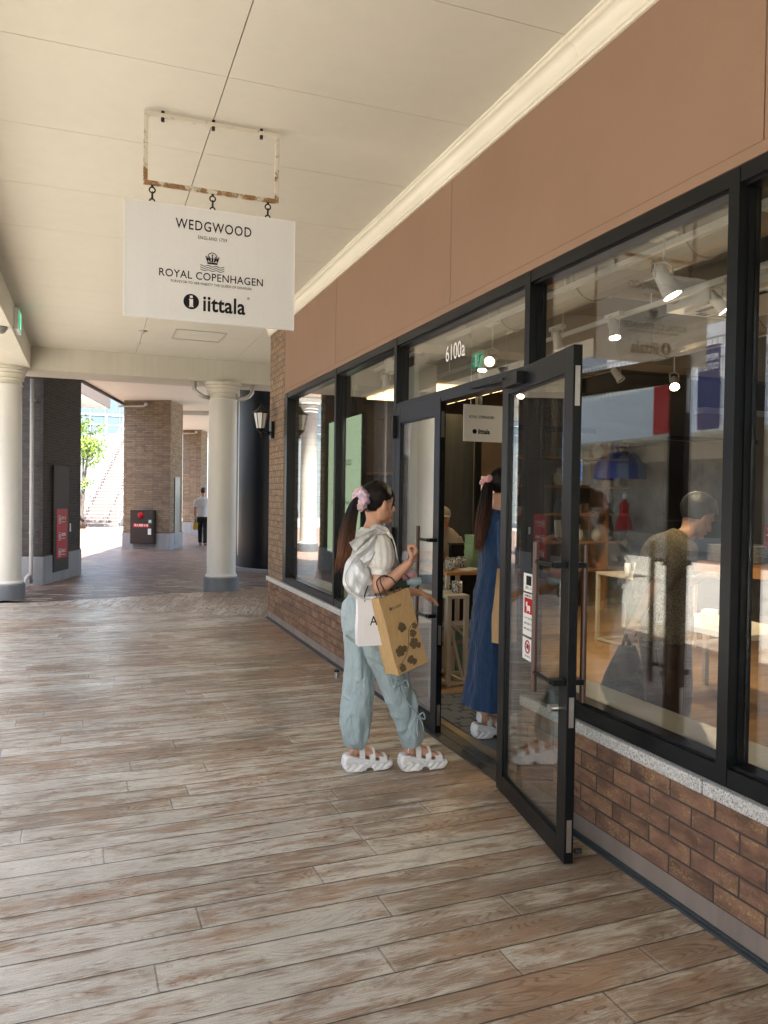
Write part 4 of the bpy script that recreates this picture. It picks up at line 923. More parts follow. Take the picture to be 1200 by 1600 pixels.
spots = [  # x, y, z of head, aim, lit(0 dim,1 on; some unlit heads switched on to brighten the shop), label
 (3.09, 3.67, 2.86, (.35, -.35, -1), 1, 'large white lit spotlight behind the upper middle of the big window'),
 (4.12, 4.35, 3.00, (.6, -.5, -1), 1, 'lit white spotlight beside the right mullion of the big window'),
 (4.08, 5.44, 3.02, (-.1, -.3, -1), 1, 'white spotlight in front of the ceiling cassette'),  # switched on as added interior light
 (3.92, 6.04, 3.02, (.4, .2, -1), 1, 'white spotlight at the upper left of the big window'),  # also on only to lift the interior brightness
 (5.36, 7.09, 2.96, (.4, -.6, -1), 0, 'small tilted spotlight just right of the open door leaf'),
 (5.60, 6.46, 2.80, (-.5, -.7, -.7), 1, 'spotlight glowing towards the glass beside the red banner'),
 (3.77, 7.16, 2.98, (-.2, -.2, -1), 1, 'spotlight with a bright rim behind the unit number'),
 (3.30, 6.10, 2.80, (-.75, -.8, -.42), 2, 'spotlight glaring straight out through the transom window'),
 (3.25, 8.6, 2.95, (0, -.2, -1), 0, 'spotlight behind the second window from the pilaster'),
 (3.30, 3.05, 2.98, (.3, 0, -1), 1, 'white spotlight head by the far right mullion'),  # turned on as extra light for the figures nearby
 (4.9, 8.3, 2.9, (-.4, -.4, -1), 1, 'spotlight deep in the shop above the dark shelves'),
 (2.95, 7.7, 2.98, (0, -.3, -1), 0, 'spotlight just inside the window left of the door')]
for i, (x_, y_, z_, aim, on_, lab) in enumerate(spots):
    A = Vector(aim).normalized(); M = A.to_track_quat('Z', 'Y').to_matrix(); c = Vector((x_, y_, z_))
    T = thing('spotlight', lab, 'spotlight', (x_, y_, z_+.1), group='ceiling spotlights'); k = 1.15 if i == 0 else 1.0
    m = MB(); m.lathe([(.0, -.07*k), (.028*k, -.07*k), (.036*k, -.05*k), (.042*k, .06*k), (.050*k, .10*k), (.046*k, .10*k), (.036*k, .085*k)], c, 20, M, cap=False); m.build('lamp_head', M_WHITE, T, smooth=False)
    m = MB(); m.lathe([(.038*k, .088*k), (.0, .088*k)], c, 20, M, cap=False); m.build('lens', (M_BULB2 if on_ == 2 else M_BULB) if on_ else mat('unlit lens', (.3, .28, .22), .2), T)
    m = MB(); m.tube([c+Vector((.055*k, 0, 0)), c+Vector((.055*k, 0, .08)), c+Vector((0, 0, .10))], .006, 6); m.tube([c-Vector((.055*k, 0, 0)), c+Vector((-.055*k, 0, .08)), c+Vector((0, 0, .10))], .006, 6); m.cyl(c+Vector((0, 0, .09)), (x_, y_, 3.14), .007, seg=6); m.box(x_-.025, y_-.10, 3.10, x_+.025, y_+.10, 3.135); m.build('yoke', M_WHITE, T)
    if on_:
        ld = bpy.data.lights.new('shop_lamp', 'SPOT'); ld.energy = (0, (14 if i < 2 or i == 9 else 32), .3)[on_]; ld.color = (1, .80, .55); ld.spot_size = math.radians(70 if x_ < 5 else 95); ld.spot_blend = .6; ld.shadow_soft_size = .035
        lo = bpy.data.objects.new('shop_lamp', ld); COL.objects.link(lo); lo.location = c+A*.11*k; A2_ = A if x_ > 5 or on_ == 2 else Vector((.55, .1, -1)).normalized(); lo.rotation_euler = (-A2_).to_track_quat('Z', 'Y').to_euler(); adopt(lo, T)
# door mat
g = MB(); g.box(2.37, 3.5, .0085, 3.02, 5.62, .016)
t = NT('grey door mat'); P = t.pos(); n = t.noise(P, 300, 2, .7); br2 = t.n('ShaderNodeTexBrick'); t.l(t.map(P, (1, 1, 1)), br2.inputs['Vector'])
for k, v in (('Scale', 1), ('Brick Width', .10), ('Row Height', .09), ('Mortar Size', .012)): br2.inputs[k].default_value = v
msk = t.ramp(t.sep(P)[1], [(0.0, 0.0), (1.0, 1.0)])
dash = t.math('MULTIPLY', br2.outputs['Fac'], t.ramp(t.noise(t.map(P, (9, 6, 1)), 1.0, 1), [(.50, 0.0), (.52, 1.0)]))
c = t.mix(t.math('MULTIPLY', dash, .85), t.ramp(n, [(.3, (.075, .078, .08)), (.7, (.14, .142, .14))]), (.02, .02, .02))
t.bsdf(c, .95, 0, n, .4, .003); tag(g.build('door_mat', t.m), 'grey rectangular entrance mat inside the open doorway', 'door mat')
# fixtures
M_OAK = mat('orange oak', (.42, .20, .07), .4, var=.25, vs=5, stretch=(1, 6, 6)); M_FRAMEC = mat('putty metal frame', (.46, .41, .33), .45, var=.05)
def tube_table(x0, y0, x1, y1, zt, label, top=None, brace=True, grp='metal framed display tables', mt=None):
    T = thing('display_table', label, 'display table', ((x0+x1)/2, (y0+y1)/2, .008), group=grp)
    m = MB(); m.box(x0, y0, zt-.03, x1, y1, zt); m.build('tabletop', top or M_FRAMEC, T, bevel=.003)
    for xx in (x0+.02, x1-.02):
        for yy in (y0+.02, y1-.02): m = MB(); m.box(xx-.018, yy-.018, .008, xx+.018, yy+.018, zt-.03); m.build('leg', mt or M_FRAMEC, T)
    m = MB()
    for yy in (y0+.02, y1-.02): m.box(x0+.038, yy-.012, .02, x1-.038, yy+.012, .045)
    for xx in (x0+.02, x1-.02): m.box(xx-.012, y0+.038, .02, xx+.012, y1-.038, .045)
    m.build('stretcher', mt or M_FRAMEC, T)
    if brace: m = MB(); m.beam((x0+.04, y0+.02, .50), (x1-.04, y0+.02, .05), .02, .02); m.build('brace', mt or M_FRAMEC, T)
    return T
tube_table(2.78, 5.83, 2.98, 6.7, .77, 'low putty coloured frame table just inside the doorway')
tube_table(2.92, 6.16, 3.50, 7.1, .93, 'taller putty coloured frame table behind the low one in the doorway', M_OAK)
tube_table(5.3, 6.6, 6.1, 7.3, .78, 'putty coloured frame rack with a diagonal brace behind the big window', M_FRAMEC)
# goods in the doorway
def cyl_ob(name, label, cat, x, y, z, r, h, mt, grp=None, prof=None, handle=False):
    T = thing(name, label, cat, (x, y, z), group=grp)
    m = MB(); m.lathe(prof or [(r*.9, z), (r, z+h*.1), (r, z+h), (r*.9, z+h), (r*.86, z+.01), (0, z+.01)], (x, y, 0), 20, cap=False); m.build('body', mt, T, smooth=True)
    if handle: m = MB(); m.torus((x-r-.008, y, z+h*.5), h*.26, .007, Matrix.Rotation(math.pi/2, 3, 'X'), 14, 6); m.build('handle', mt, T, smooth=True)
    return T
t = NT('black white print'); v = t.n('ShaderNodeTexVoronoi'); v.inputs['Scale'].default_value = 95; t.l(t.map(t.pos(), (1, 1, .6)), v.inputs['Vector'])
t.bsdf(t.ramp(v.outputs['Distance'], [(.42, (.015, .015, .02)), (.47, (.5, .47, .4))]), .3); M_PRN = t.m
for i, (x, y, z) in enumerate(((2.94, 5.99, .77), (2.94, 6.30, .77), (3.02, 6.30, .93), (3.12, 6.45, .93), (3.26, 6.55, .93))):
    cyl_ob('mug', ['black patterned mug at the near end of the low doorway table', 'black patterned mug farther back on the low doorway table', 'black patterned mug at the corner of the taller doorway table', 'black patterned mug in the middle of the taller doorway table', 'black patterned mug nearest the green boxes'][i], 'mug', x, y, z, .045, .10, M_PRN, 'black patterned mugs', handle=True)
M_GBOX = mat('sage green card', (.22, .33, .16), .6); rnd = random.Random(5)
for i in range(4, 8):
    x, y = (3.44, 6.62); z = .93+(i % 4)*.075
    T = thing('gift_box', ['bottom', 'second', 'third', 'topmost'][i % 4]+' green gift box of the stack on the doorway table', 'gift box', (x, y, z), group='green gift boxes')
    j = rnd.uniform(-.01, .01); m = MB(); m.box(x-.08+j, y-.09, z+.0005, x+.08+j, y+.09, z+.05); m.build('box', M_GBOX, T, bevel=.002); m = MB(); m.box(x-.083+j, y-.093, z+.0502, x+.083+j, y+.093, z+.0745); m.build('lid', M_GBOX, T, bevel=.002)
T = thing('open_leaflet', 'cream open leaflet lying beside the mugs on the doorway table', 'leaflet', (3.2, 6.32, .93)); m = MB(); m.hexa([(3.14, 6.20, .931), (3.30, 6.22, .945), (3.28, 6.40, .945), (3.12, 6.38, .931), (3.14, 6.20, .933), (3.30, 6.22, .947), (3.28, 6.40, .947), (3.12, 6.38, .933)]); m.build('page', M_CREAM, T)
# dark shelving seen through the doorway, its goods, picture, light panel
sh = thing('wall_shelving', 'dark brown wall shelving seen through the open doorway', 'shelving', (4.2, 9.4, 0))
m = MB(); m.box(3.2, 9.5, .008, 5.0, 9.6, 3.0); m.build('back_panel', M_DARKBR, sh)
for z in (.5, .95, 1.40, 1.62, 1.86): m = MB(); m.box(3.22, 9.15, z, 4.98, 9.499, z+.03); m.build('shelf', mat('walnut shelf', (.16, .09, .055), .4), sh)
for i, (x, z) in enumerate(((3.95, 1.65), (4.2, 1.65), (4.45, 1.43), (4.1, 1.43), (4.6, 1.89), (4.3, 1.89), (3.9, .98), (4.3, .98))):
    cyl_ob('vase', 'small white vase on '+['the middle shelf, left', 'the middle shelf, right', 'the third shelf, right', 'the third shelf, left', 'the top shelf, right', 'the top shelf, left', 'the lowest filled shelf, left', 'the lowest filled shelf, right'][i]+' of the dark shelving', 'vase', x, 9.3, z, .045, .13, M_WHITE, 'white vases on the dark shelving', [(.03, z), (.05, z+.04), (.045, z+.08), (.02, z+.11), (.026, z+.13), (.018, z+.13), (0, z+.1)])
pic = thing('framed_picture', 'small white framed picture hanging high on the dark shelving panel', 'picture', (4.5, 9.48, 2.1))
m = MB(); m.box(4.38, 9.46, 2.12, 4.64, 9.50, 2.50); m.build('frame', M_WHITE, pic); m = MB(); m.box(4.41, 9.452, 2.15, 4.61, 9.46, 2.47); m.build('mount', M_INK, pic); m = MB(); m.box(4.47, 9.447, 2.22, 4.55, 9.452, 2.42); m.build('print', M_PAPER, pic)
hs = thing('inner_hanging_sign', 'small white brand sign hanging inside the shop, seen through the doorway', 'hanging sign', (3.3, 6.3, 2.3))
m = MB(); m.box(3.13, 6.295, 2.09, 3.62, 6.305, 2.42); m.build('board', M_PAPER, hs); m = MB(); m.tube([(3.2, 6.3, 2.42), (3.2, 6.3, 3.5)], .003, 4); m.tube([(3.55, 6.3, 2.42), (3.55, 6.3, 3.5)], .003, 4); m.build('wire', M_STEEL, hs)
F = frame((3.31, 6.2945, 2.24), (1, 0, 0), (0, 0, 1)); ms = []
for s_, z, w_ in (('ROYAL COPENHAGEN', .07, .25), ('iittala', -.06, .12)):
    q = text_mesh(s_, .035 if z > 0 else .06, width=w_, bold=.0005 if z > 0 else .002, extr=.0003); q.transform(F @ Matrix.Translation((0 if z > 0 else .025, z, 0))); ms.append(q)
mm = MB(); mm.lathe([(.022, 0), (.022, .0006), (0, .0006)], (-.07, -.06, 0), 20); q = mm.mesh('r'); q.transform(F); ms.append(q); link('lettering', join_meshes(ms), M_INK, hs)
lp = thing('ceiling_light_panel', 'glowing warm louvred ceiling panel above the shelving in the doorway', 'light panel', (4, 8.6, 3)); m = MB()
for k in range(5): m.hexa([(3.2, 7.7+k*.3, 2.78), (4.3, 7.7+k*.3, 2.78), (4.3, 7.92+k*.3, 2.78), (3.2, 7.92+k*.3, 2.78), (3.2, 7.7+k*.3, 2.80), (4.3, 7.7+k*.3, 2.80), (4.3, 7.92+k*.3, 2.80), (3.2, 7.92+k*.3, 2.80)])
m.build('louvre', emis('warm louvre', (1.0, .72, .34), .8), lp); m = MB(); m.box(3.15, 7.6, 2.81, 4.35, 9.2, 2.83); m.build('backing', M_IPALE, lp)
pp = thing('pink_light_box', 'upright pink glowing panel behind the woman in blue', 'display panel', (4.2, 8.0, 1.5)); m = MB(); m.box(4.15, 7.98, 1.05, 4.42, 8.0, 1.83); m.build('panel', emis('pink panel', (.75, .48, .36), .10), pp)
m = MB(); m.box(4.13, 8.001, .008, 4.65, 8.04, 2.6); m.build('support', M_IWALL, pp)
m = MB(); m.box(3.74, 7.2, .008, 3.79, 7.26, 3.5); m.box(3.79, 7.205, 2.30, 5.2, 7.255, 2.36); tag(m.build('black_post_frame', M_BLACK), 'slender black post and beam frame inside the doorway', 'frame')
bk = thing('black_cabinet', 'tall black display cabinet standing behind the shopper with short hair', 'cabinet', (6.2, 7, 0)); m = MB(); m.box(5.95, 7.0, .008, 7.2, 7.6, 2.25); m.build('carcass', M_INK, bk)
m = MB(); m.box(5.9, 6.95, 2.251, 7.25, 7.65, 2.30); m.build('cabinet_top', M_BLACK, bk); m = MB(); m.box(5.98, 6.98, 1.35, 7.17, 6.999, 1.37); m.box(5.98, 6.98, .7, 7.17, 6.999, .72); m.build('shelf_edge', M_DARKBR, bk)
for k in range(6):
    x = 5.3+k*.12; cyl_ob('glass_tumbler', ['first', 'second', 'third', 'fourth', 'fifth', 'last'][k]+' clear tumbler of the row by the black cabinet, from the left', 'tumbler', x, 6.75, .782, .035, .14, mat('clear tumbler', (.55, .58, .58), .1), 'row of tumblers')
m = MB(); m.box(2.9, 5.95, .2, 3.0, 6.0, .3); m.bm.free()
bc = thing('black_counter', 'black counter front behind the mugs and green boxes in the doorway', 'counter', (3.5, 7.17, 0)); m = MB(); m.box(3.43, 7.13, .008, 3.78, 7.19, 1.10); m.build('counter_panel', M_INK, bc); m = MB(); m.box(3.42, 7.12, 1.1, 3.8, 7.2, 1.12); m.build('counter_top', M_DARKBR, bc)
bwl = thing('beige_wall_panel', 'beige room divider at the right edge behind the plates', 'divider', (9, 8.4, 0)); m = MB(); m.box(7.6, 8.2, .008, 11.5, 8.35, 2.75); m.build('panel', M_IBEIGE, bwl); m = MB(); m.box(7.6, 8.19, 2.75, 11.5, 8.36, 2.83); m.build('rail', M_WHITE, bwl)
# white free standing cupboard behind the closed leaf
wc = thing('white_pier', 'tall white square pier standing on a counter behind the closed door leaf', 'pier', (3.3, 7.5, 1.0)); m = MB(); m.box(3.15, 7.38, 1.03, 3.35, 7.83, 2.95); m.build('pier_shaft', mat('white satin board', (.40, .40, .385), .5, var=.03), wc)
m = MB(); m.box(2.95, 7.25, .008, 3.42, 8.0, 1.03); m.build('counter', M_OAK, wc); m = MB(); m.box(2.97, 7.235, .55, 3.40, 7.249, .95); m.build('blue_print', mat('blue print', (.12, .22, .32), .4, var=.6, vs=14), wc)
# green lit poster screen and easel in the first window
gp = thing('lit_poster', 'pale green lit poster panel with small brand lettering in the left display windows', 'poster', (3.1, 9.7, 1.7)); m = MB(); m.box(2.90, 8.42, .85, 2.96, 9.74, 2.54); m.build('panel', M_INK, gp)
m = MB(); m.box(2.895, 8.44, .87, 2.8998, 9.72, 2.52); m.build('lit_face', emis('pale green screen', (.62, .80, .52), .15), gp)
for s_, z, w_ in (('WEDGWOOD', 1.98, .70), ('ROYAL COPENHAGEN', 1.50, .88)):
    F = frame((2.894, 9.12, z), (0, -1, 0), (0, 0, 1)); text('poster_print', s_, .10 if z > 1.9 else .07, F, material=mat('grey green print', (.10, .16, .10), .6), parent=gp, width=w_)
m = MB(); m.box(2.91, 8.5, .008, 2.95, 8.56, .85); m.box(2.91, 9.6, .008, 2.95, 9.66, .85); m.box(2.92, 8.85, 2.54, 2.94, 8.87, 3.5); m.build('stand', M_BLACK, gp)
gy = thing('grey_screen_wall', 'grey concrete look screen behind the poster in the second window', 'screen', (3.6, 8.3, 0)); m = MB(); m.box(3.35, 8.2, .008, 4.6, 8.28, 2.55); m.build('screen_panel', m_plaster('grey slate', (.10, .105, .105), .5, .4), gy)
F = frame((3.62, 8.195, 1.95), (1, 0, 0), (0, 0, 1)); text('screen_print', 'My\nwork\nis an\nart.', .13, F, material=mat('pale chalk', (.3, .3, .28), .6), parent=gy, width=.35)
ea = thing('picture_easel', 'small wooden easel with a blue picture on the window ledge', 'easel', (2.42, 9.0, .6)); Me = Matrix.Rotation(math.radians(12), 3, 'X')
c = Vector((2.42, 8.93, .83)); Mr = Matrix.Rotation(math.radians(-60), 3, 'Z') @ Matrix.Rotation(math.radians(-14), 3, 'X')
m = MB(); m.obox(c, (.30, .012, .40), Mr); m.build('picture', mat('blue picture', (.10, .20, .33), .4, var=.7, vs=16), ea)
m = MB()
for sx in (-.16, .16): m.obox(c+Mr @ Vector((sx, 0, 0)), (.022, .02, .44), Mr)
for sz in (-.21, .21): m.obox(c+Mr @ Vector((0, 0, sz)), (.34, .02, .022), Mr)
m.tube([c+Mr @ Vector((-.1, .02, .1)), c+Mr @ Vector((-.1, .20, -.20))], .007, 6); m.tube([c+Mr @ Vector((.1, .02, .1)), c+Mr @ Vector((.1, .20, -.20))], .007, 6); m.build('easel_frame', M_OAK, ea)
# trestle table with plates at the right
tt = thing('trestle_table', 'oak trestle table carrying plates at the right edge of the photo', 'trestle table', (7.0, 6.6, 0)); m = MB(); m.box(6.35, 5.6, .80, 8.3, 7.3, .91); m.build('tabletop', M_OAK, tt)
for xx in (6.75, 7.9):
    for yy, dy in ((5.9, .35), (7.0, -.35)):
        m = MB(); m.beam((xx+.35, yy-dy*.6+.1, .008), (xx-.05, yy, .80), .07, .05); m.build('leg', M_OAK, tt)
rnd = random.Random(9)
for i, (x, y) in enumerate(((6.75, 6.52), (7.10, 6.30), (7.0, 6.75), (6.6, 6.8))):
    T = thing('plate_stack', ['stack of white plates nearest the right mullion', 'stack of white plates right of the nearest stack', 'stack of white plates behind the red card', 'stack of white plates at the back left of the table'][i], 'plate stack', (x, y, .91), group='stacks of plates')
    for k in range(9): z = .912+k*.021; m = MB(); m.lathe([(.07, z), (.08, z+.004), (.145, z+.019), (.147, z+.0215), (.142, z+.0215), (.075, z+.008), (0, z+.008)], (x+rnd.uniform(-.004, .004), y, 0), 28, cap=False); m.build('plate', M_WHITE, T, smooth=True)
rs = thing('red_card', 'dark red price card standing on the plates', 'price card', (6.95, 6.46, 1.2)); m = MB(); m.box(6.86, 6.45, 1.08, 7.08, 6.46, 1.34); m.build('card', M_RED, rs); m = MB(); m.box(6.90, 6.448, 1.28, 7.04, 6.4499, 1.305); m.box(6.88, 6.448, 1.22, 7.06, 6.4499, 1.232); m.box(6.92, 6.448, 1.18, 7.02, 6.4499, 1.19); m.build('card_print', M_PAPER, rs)
bf = thing('black_photo_frame', 'small black photo frame beside the red card', 'photo frame', (6.66, 6.5, 1.1)); m = MB(); m.box(6.60, 6.60, 1.02, 6.80, 6.62, 1.24); m.build('frame', M_INK, bf); m = MB(); m.box(6.63, 6.597, 1.06, 6.77, 6.5999, 1.20); m.build('photo', M_PAPER, bf)
ob = thing('oak_block', 'orange oak tray block standing behind the shopper', 'tray', (6.3, 7.75, .8)); m = MB(); m.box(5.3, 6.63, .79, 5.9, 6.9, .89) if False else m.box(5.62, 6.64, .782, 6.02, 6.9, .88); m.build('tray', M_OAK, ob); m = MB(); m.box(5.66, 6.66, .881, 5.98, 6.88, .95); m.build('card_box', M_CREAM, ob)
wt = thing('side_table', 'low pale table with white mugs right of the shopper', 'table', (4.5, 4.75, 0)); m = MB(); m.box(4.35, 4.3, .58, 5.0, 5.3, .62); m.build('tabletop', M_CREAM, wt)
for xx in (4.39, 4.96):
    for yy in (4.34, 5.26): m = MB(); m.box(xx-.02, yy-.02, .008, xx+.02, yy+.02, .58); m.build('leg', M_FRAMEC, wt)
for i, (x, y) in enumerate(((4.47, 4.70), (4.62, 4.9), (4.5, 5.1))):
    cyl_ob('white_mug', ['large white mug at the near edge of the low pale table', 'white mug in the middle of the low pale table', 'white mug at the back of the low pale table'][i], 'mug', x, y, .62, .04 if i else .055, .09 if i else .13, M_WHITE, 'white mugs', handle=True)

# stock under the doorway tables and crockery shelving on the back wall
rnd = random.Random(12); M_STK = [mat('pale stock card', (.42, .38, .32), .6), mat('teal stock card', (.10, .22, .19), .6), mat('grey stock card', (.25, .25, .25), .6)]
for i in range(9):
    s_, k = divmod(i, 3); x, y, z = (3.02, 3.20, 3.38)[s_], 6.42+.05*s_, .009+k*.14
    T = thing('stock_box', ['bottom', 'middle', 'top'][k]+' box of the '+['left', 'middle', 'right'][s_]+' stack under the taller doorway table', 'stock box', (x, y, z), group='stock boxes under the table'); m = MB(); m.box(x-.075, y-.1, z, x+.075, y+.1, z+.10); m.build('box', M_STK[s_], T, bevel=.002); m = MB(); m.box(x-.078, y-.103, z+.1005, x+.078, y+.103, z+.138); m.build('lid', M_STK[(s_+k) % 3], T, bevel=.002)
cs = thing('crockery_shelving', 'long oak shelving filled with crockery on the shop back wall', 'shelving', (7.6, 9.6, 0))
for z in (.55, .95, 1.35, 1.75, 2.15): m = MB(); m.box(5.4, 9.38, z, 10.2, 9.79, z+.03); m.build('shelf', M_OAK, cs)
for x in (5.4, 6.99, 8.59, 10.19): m = MB(); m.box(x-.02, 9.37, .008, x+.02, 9.792, 2.4); m.build('upright', M_OAK, cs)
n_ = 0; words = ['first', 'second', 'third', 'fourth', 'fifth', 'sixth', 'seventh', 'eighth', 'ninth', 'tenth', 'eleventh', 'twelfth', 'thirteenth', 'fourteenth']
for r_, z in enumerate((.98, 1.38, 1.78, 2.18)):
    for c_ in range(14):
        x = 5.6+c_*.335+rnd.uniform(-.02, .02); kind = rnd.choice((0, 1, 2)); mt = (M_WHITE, M_WHITE, M_STK[1], mat('blue glaze', (.06, .12, .28), .2))[rnd.randrange(4)]
        pf = ([(.03, z), (.07, z+.05), (.11, z+.09), (.105, z+.09), (.06, z+.03), (0, z+.02)], [(.045, z), (.05, z+.02), (.05, z+.13), (.045, z+.13), (.04, z+.02), (0, z+.02)], [(.04, z), (.08, z+.06), (.075, z+.14), (.03, z+.19), (.04, z+.24), (.035, z+.24), (0, z+.2)])[kind]
        cyl_ob(('bowl', 'beaker', 'jug')[kind], words[c_]+' piece from the left on the '+['lowest', 'second', 'third', 'top'][r_]+' row of the crockery shelving', ('bowl', 'beaker', 'jug')[kind], x, 9.56, z, .05, .1, mt, 'crockery on the back shelving', pf)
# ================================================================ people
def m_skin(name, c):
    t = NT(name); n = t.noise(t.pos(), 22, 3)
    col = t.mix(t.ramp(n, [(.35, 0.0), (.7, .35)]), c, (c[0]*1.05, c[1]*.72, c[2]*.62))
    t.bsdf(col, .48, 0, t.noise(t.pos(), 500, 2), .1, .001, .4, Subsurface_Weight=.08, Subsurface_Scale=.006); return t.m
M_SKIN = m_skin('skin', (.50, .285, .185))
def m_hair(name, c1, c2, z0, z1):
    t = NT(name); P = t.pos(); n = t.noise(t.map(P, (260, 260, 7)), 1.0, 3, .7); z = t.sep(P)[2]
    g = t.math('DIVIDE', t.math('SUBTRACT', z1, z), z1-z0)
    col = t.mix(t.ramp(t.math('ADD', g, t.math('MULTIPLY_ADD', n, .5, -.25)), [(.25, 0.0), (.9, 1.0)]), c1, c2)
    col = t.mix(1.0, col, t.ramp(n, [(.3, .5), (.7, 1.4)]), 'MULTIPLY')
    t.bsdf(col, .48, 0, n, .8, .004, .2); return t.m
def m_cloth(name, c, weave=700, rough=.85, var=.12, bs=.15, sheen=.3, crease=0.0, cs=(26, 26, 9)):
    t = NT(name); P = t.pos()
    col = t.mix(1.0, c, t.ramp(t.noise(P, 9, 4, .6), [(.3, 1-var), (.7, 1.05)]), 'MULTIPLY')
    col = t.mix(1.0, col, t.ramp(t.noise(P, weave, 2, .5), [(.3, .88), (.7, 1.05)]), 'MULTIPLY')
    if crease:
        n1 = t.math('ABSOLUTE', t.math('SUBTRACT', t.noise(t.map(P, cs), 1.0, 3, .55, 1.2), .5)); h = t.math('ADD', t.math('MULTIPLY', n1, -6.0), t.math('MULTIPLY', t.noise(P, weave*.6, 2), .15))
        t.bsdf(col, rough, 0, h, crease, .004, .3, Sheen_Weight=sheen); return t.m
    t.bsdf(col, rough, 0, t.noise(P, weave*.6, 2), bs, .0015, .3, Sheen_Weight=sheen); return t.m
M_EYE = mat('eye dark', (.02, .015, .012), .15); M_LIP = mat('lip', (.42, .14, .12), .45)
def fr3(fwd, up=(0, 0, 1)):
    x = Vector(fwd).normalized(); z = Vector(up); z = (z-x*z.dot(x)).normalized(); y = z.cross(x); return Matrix((x, y, z)).transposed()
def add_head(bm, c, M, s=1.0):
    mb = MB(); mb.bm.free(); mb.bm = bm; c = Vector(c)
    def E(p, r, seg=20): mb.sph(c+M @ (Vector(p)*s), tuple(q*s for q in r), seg, M)
    E((-.014, 0, .044), (.094, .074, .084), 28); E((.030, 0, -.012), (.060, .060, .086), 24); E((.036, 0, -.062), (.050, .047, .040)); E((.072, 0, -.090), (.021, .024, .019))
    for sy in (-1, 1):
        E((.056, sy*.033, -.028), (.030, .026, .028)); E((-.006, sy*.073, -.006), (.019, .009, .031), 14); E((-.012, sy*.078, .006), (.012, .007, .018), 12); E((.0, sy*.050, -.05), (.045, .022, .045))
    E((.078, 0, .028), (.014, .044, .012)); E((.089, 0, -.053), (.010, .021, .006)); E((.087, 0, -.064), (.011, .018, .006))
    P = [c+M @ (Vector(p)*s) for p in ((.080, 0, .020), (.094, 0, -.004), (.106, 0, -.026), (.098, 0, -.036))]
    loft(bm, *spline(P, [.007*s, .009*s, .012*s, .008*s], 4), seg=12)
    for sy in (-1, 1): E((.096, sy*.011, -.031), (.010, .008, .007), 10)
def face_bits(c, M, parent, s=1.0):
    c = Vector(c)
    for sy in (-1, 1):
        m = MB(); m.sph(c+M @ Vector((.0835*s, sy*.030*s, .004*s)), (.006*s, .013*s, .0055*s), 12, M); m.build('eye', M_EYE, parent, smooth=True)
        m = MB(); m.tube([c+M @ (Vector(p)*s) for p in ((.093, sy*.014, .026), (.092, sy*.030, .031), (.080, sy*.047, .026))], .0028*s, 6, sub=3); m.build('eyebrow', M_EYE, parent)
    m = MB(); m.sph(c+M @ Vector((.0955*s, 0, -.0545*s)), (.006*s, .017*s, .005*s), 12, M); m.sph(c+M @ Vector((.094*s, 0, -.063*s)), (.006*s, .015*s, .005*s), 12, M); m.build('lips', M_LIP, parent, smooth=True)
def add_hand(bm, wrist, d, nrm, thumb, curls, s=1.0, tc=.3):
    """d: wrist->knuckles, nrm: way the palm faces, thumb: side the thumb is on, curls: bend per finger (rad per joint)"""
    w0 = Vector(wrist); d = Vector(d).normalized(); n = Vector(nrm); n = (n-d*n.dot(d)).normalized(); w = d.cross(n)
    if w.dot(Vector(thumb)) < 0: w = -w
    pts = [w0-d*.012*s, w0+d*.02*s, w0+d*.05*s, w0+d*.082*s]
    loft(bm, *spline(pts, [(.024*s, .018*s), (.030*s, .017*s), (.037*s, .015*s), (.035*s, .010*s)], 4), seg=16, ref=w)
    for i, (ln, r) in enumerate(((.070, .0085), (.078, .0088), (.073, .0083), (.056, .0074))):
        p = w0+d*(.078-.004*abs(i-1))*s+w*(.027-.0185*i)*s; dirn = (d+w*(.10-.07*i)).normalized(); P = [p-dirn*.015*s, p]; R = [r*s, r*s*1.03]; ang = 0
        for j, f in enumerate((.45, .30, .25)):
            ang += curls[i]*(1.0 if j == 0 else 1.1); q = (dirn*math.cos(ang)+n*math.sin(ang)); p = p+q*ln*f*s; P.append(p); R.append(r*s*(.94, .88, .70)[j])
        loft(bm, *spline(P, R, 3), seg=10)
    P = [w0+d*.012*s+w*.018*s, w0+d*.035*s+w*.037*s+n*.008*s, w0+d*.060*s+w*(.050-.02*tc)*s+n*(.012+.03*tc)*s, w0+d*.085*s+w*(.055-.06*tc)*s+n*(.014+.05*tc)*s]
    loft(bm, *spline(P, [.013*s, .0125*s, .0100*s, .0075*s], 4), seg=10)
def limb(bm, pts, R, sub=5, seg=16): L(bm, pts, R, seg, sub)
def wrinkle(me, amp, sc, seed=0.0, aniso=(1, 1, 1), fine=.35):
    def f(p, n):
        q = Vector((p.x*aniso[0], p.y*aniso[1], p.z*aniso[2]))*sc+Vector((seed, seed*1.7, 0))
        q = q+Vector((noise.noise(q*.7), noise.noise(q*.7+Vector((5, 1, 2))), noise.noise(q*.7+Vector((1, 7, 3)))))*.8
        return amp*((1-abs(noise.noise(q))*2.2)*.8-.3)+amp*fine*noise.noise(q*3.1)
    return displace(me, f)
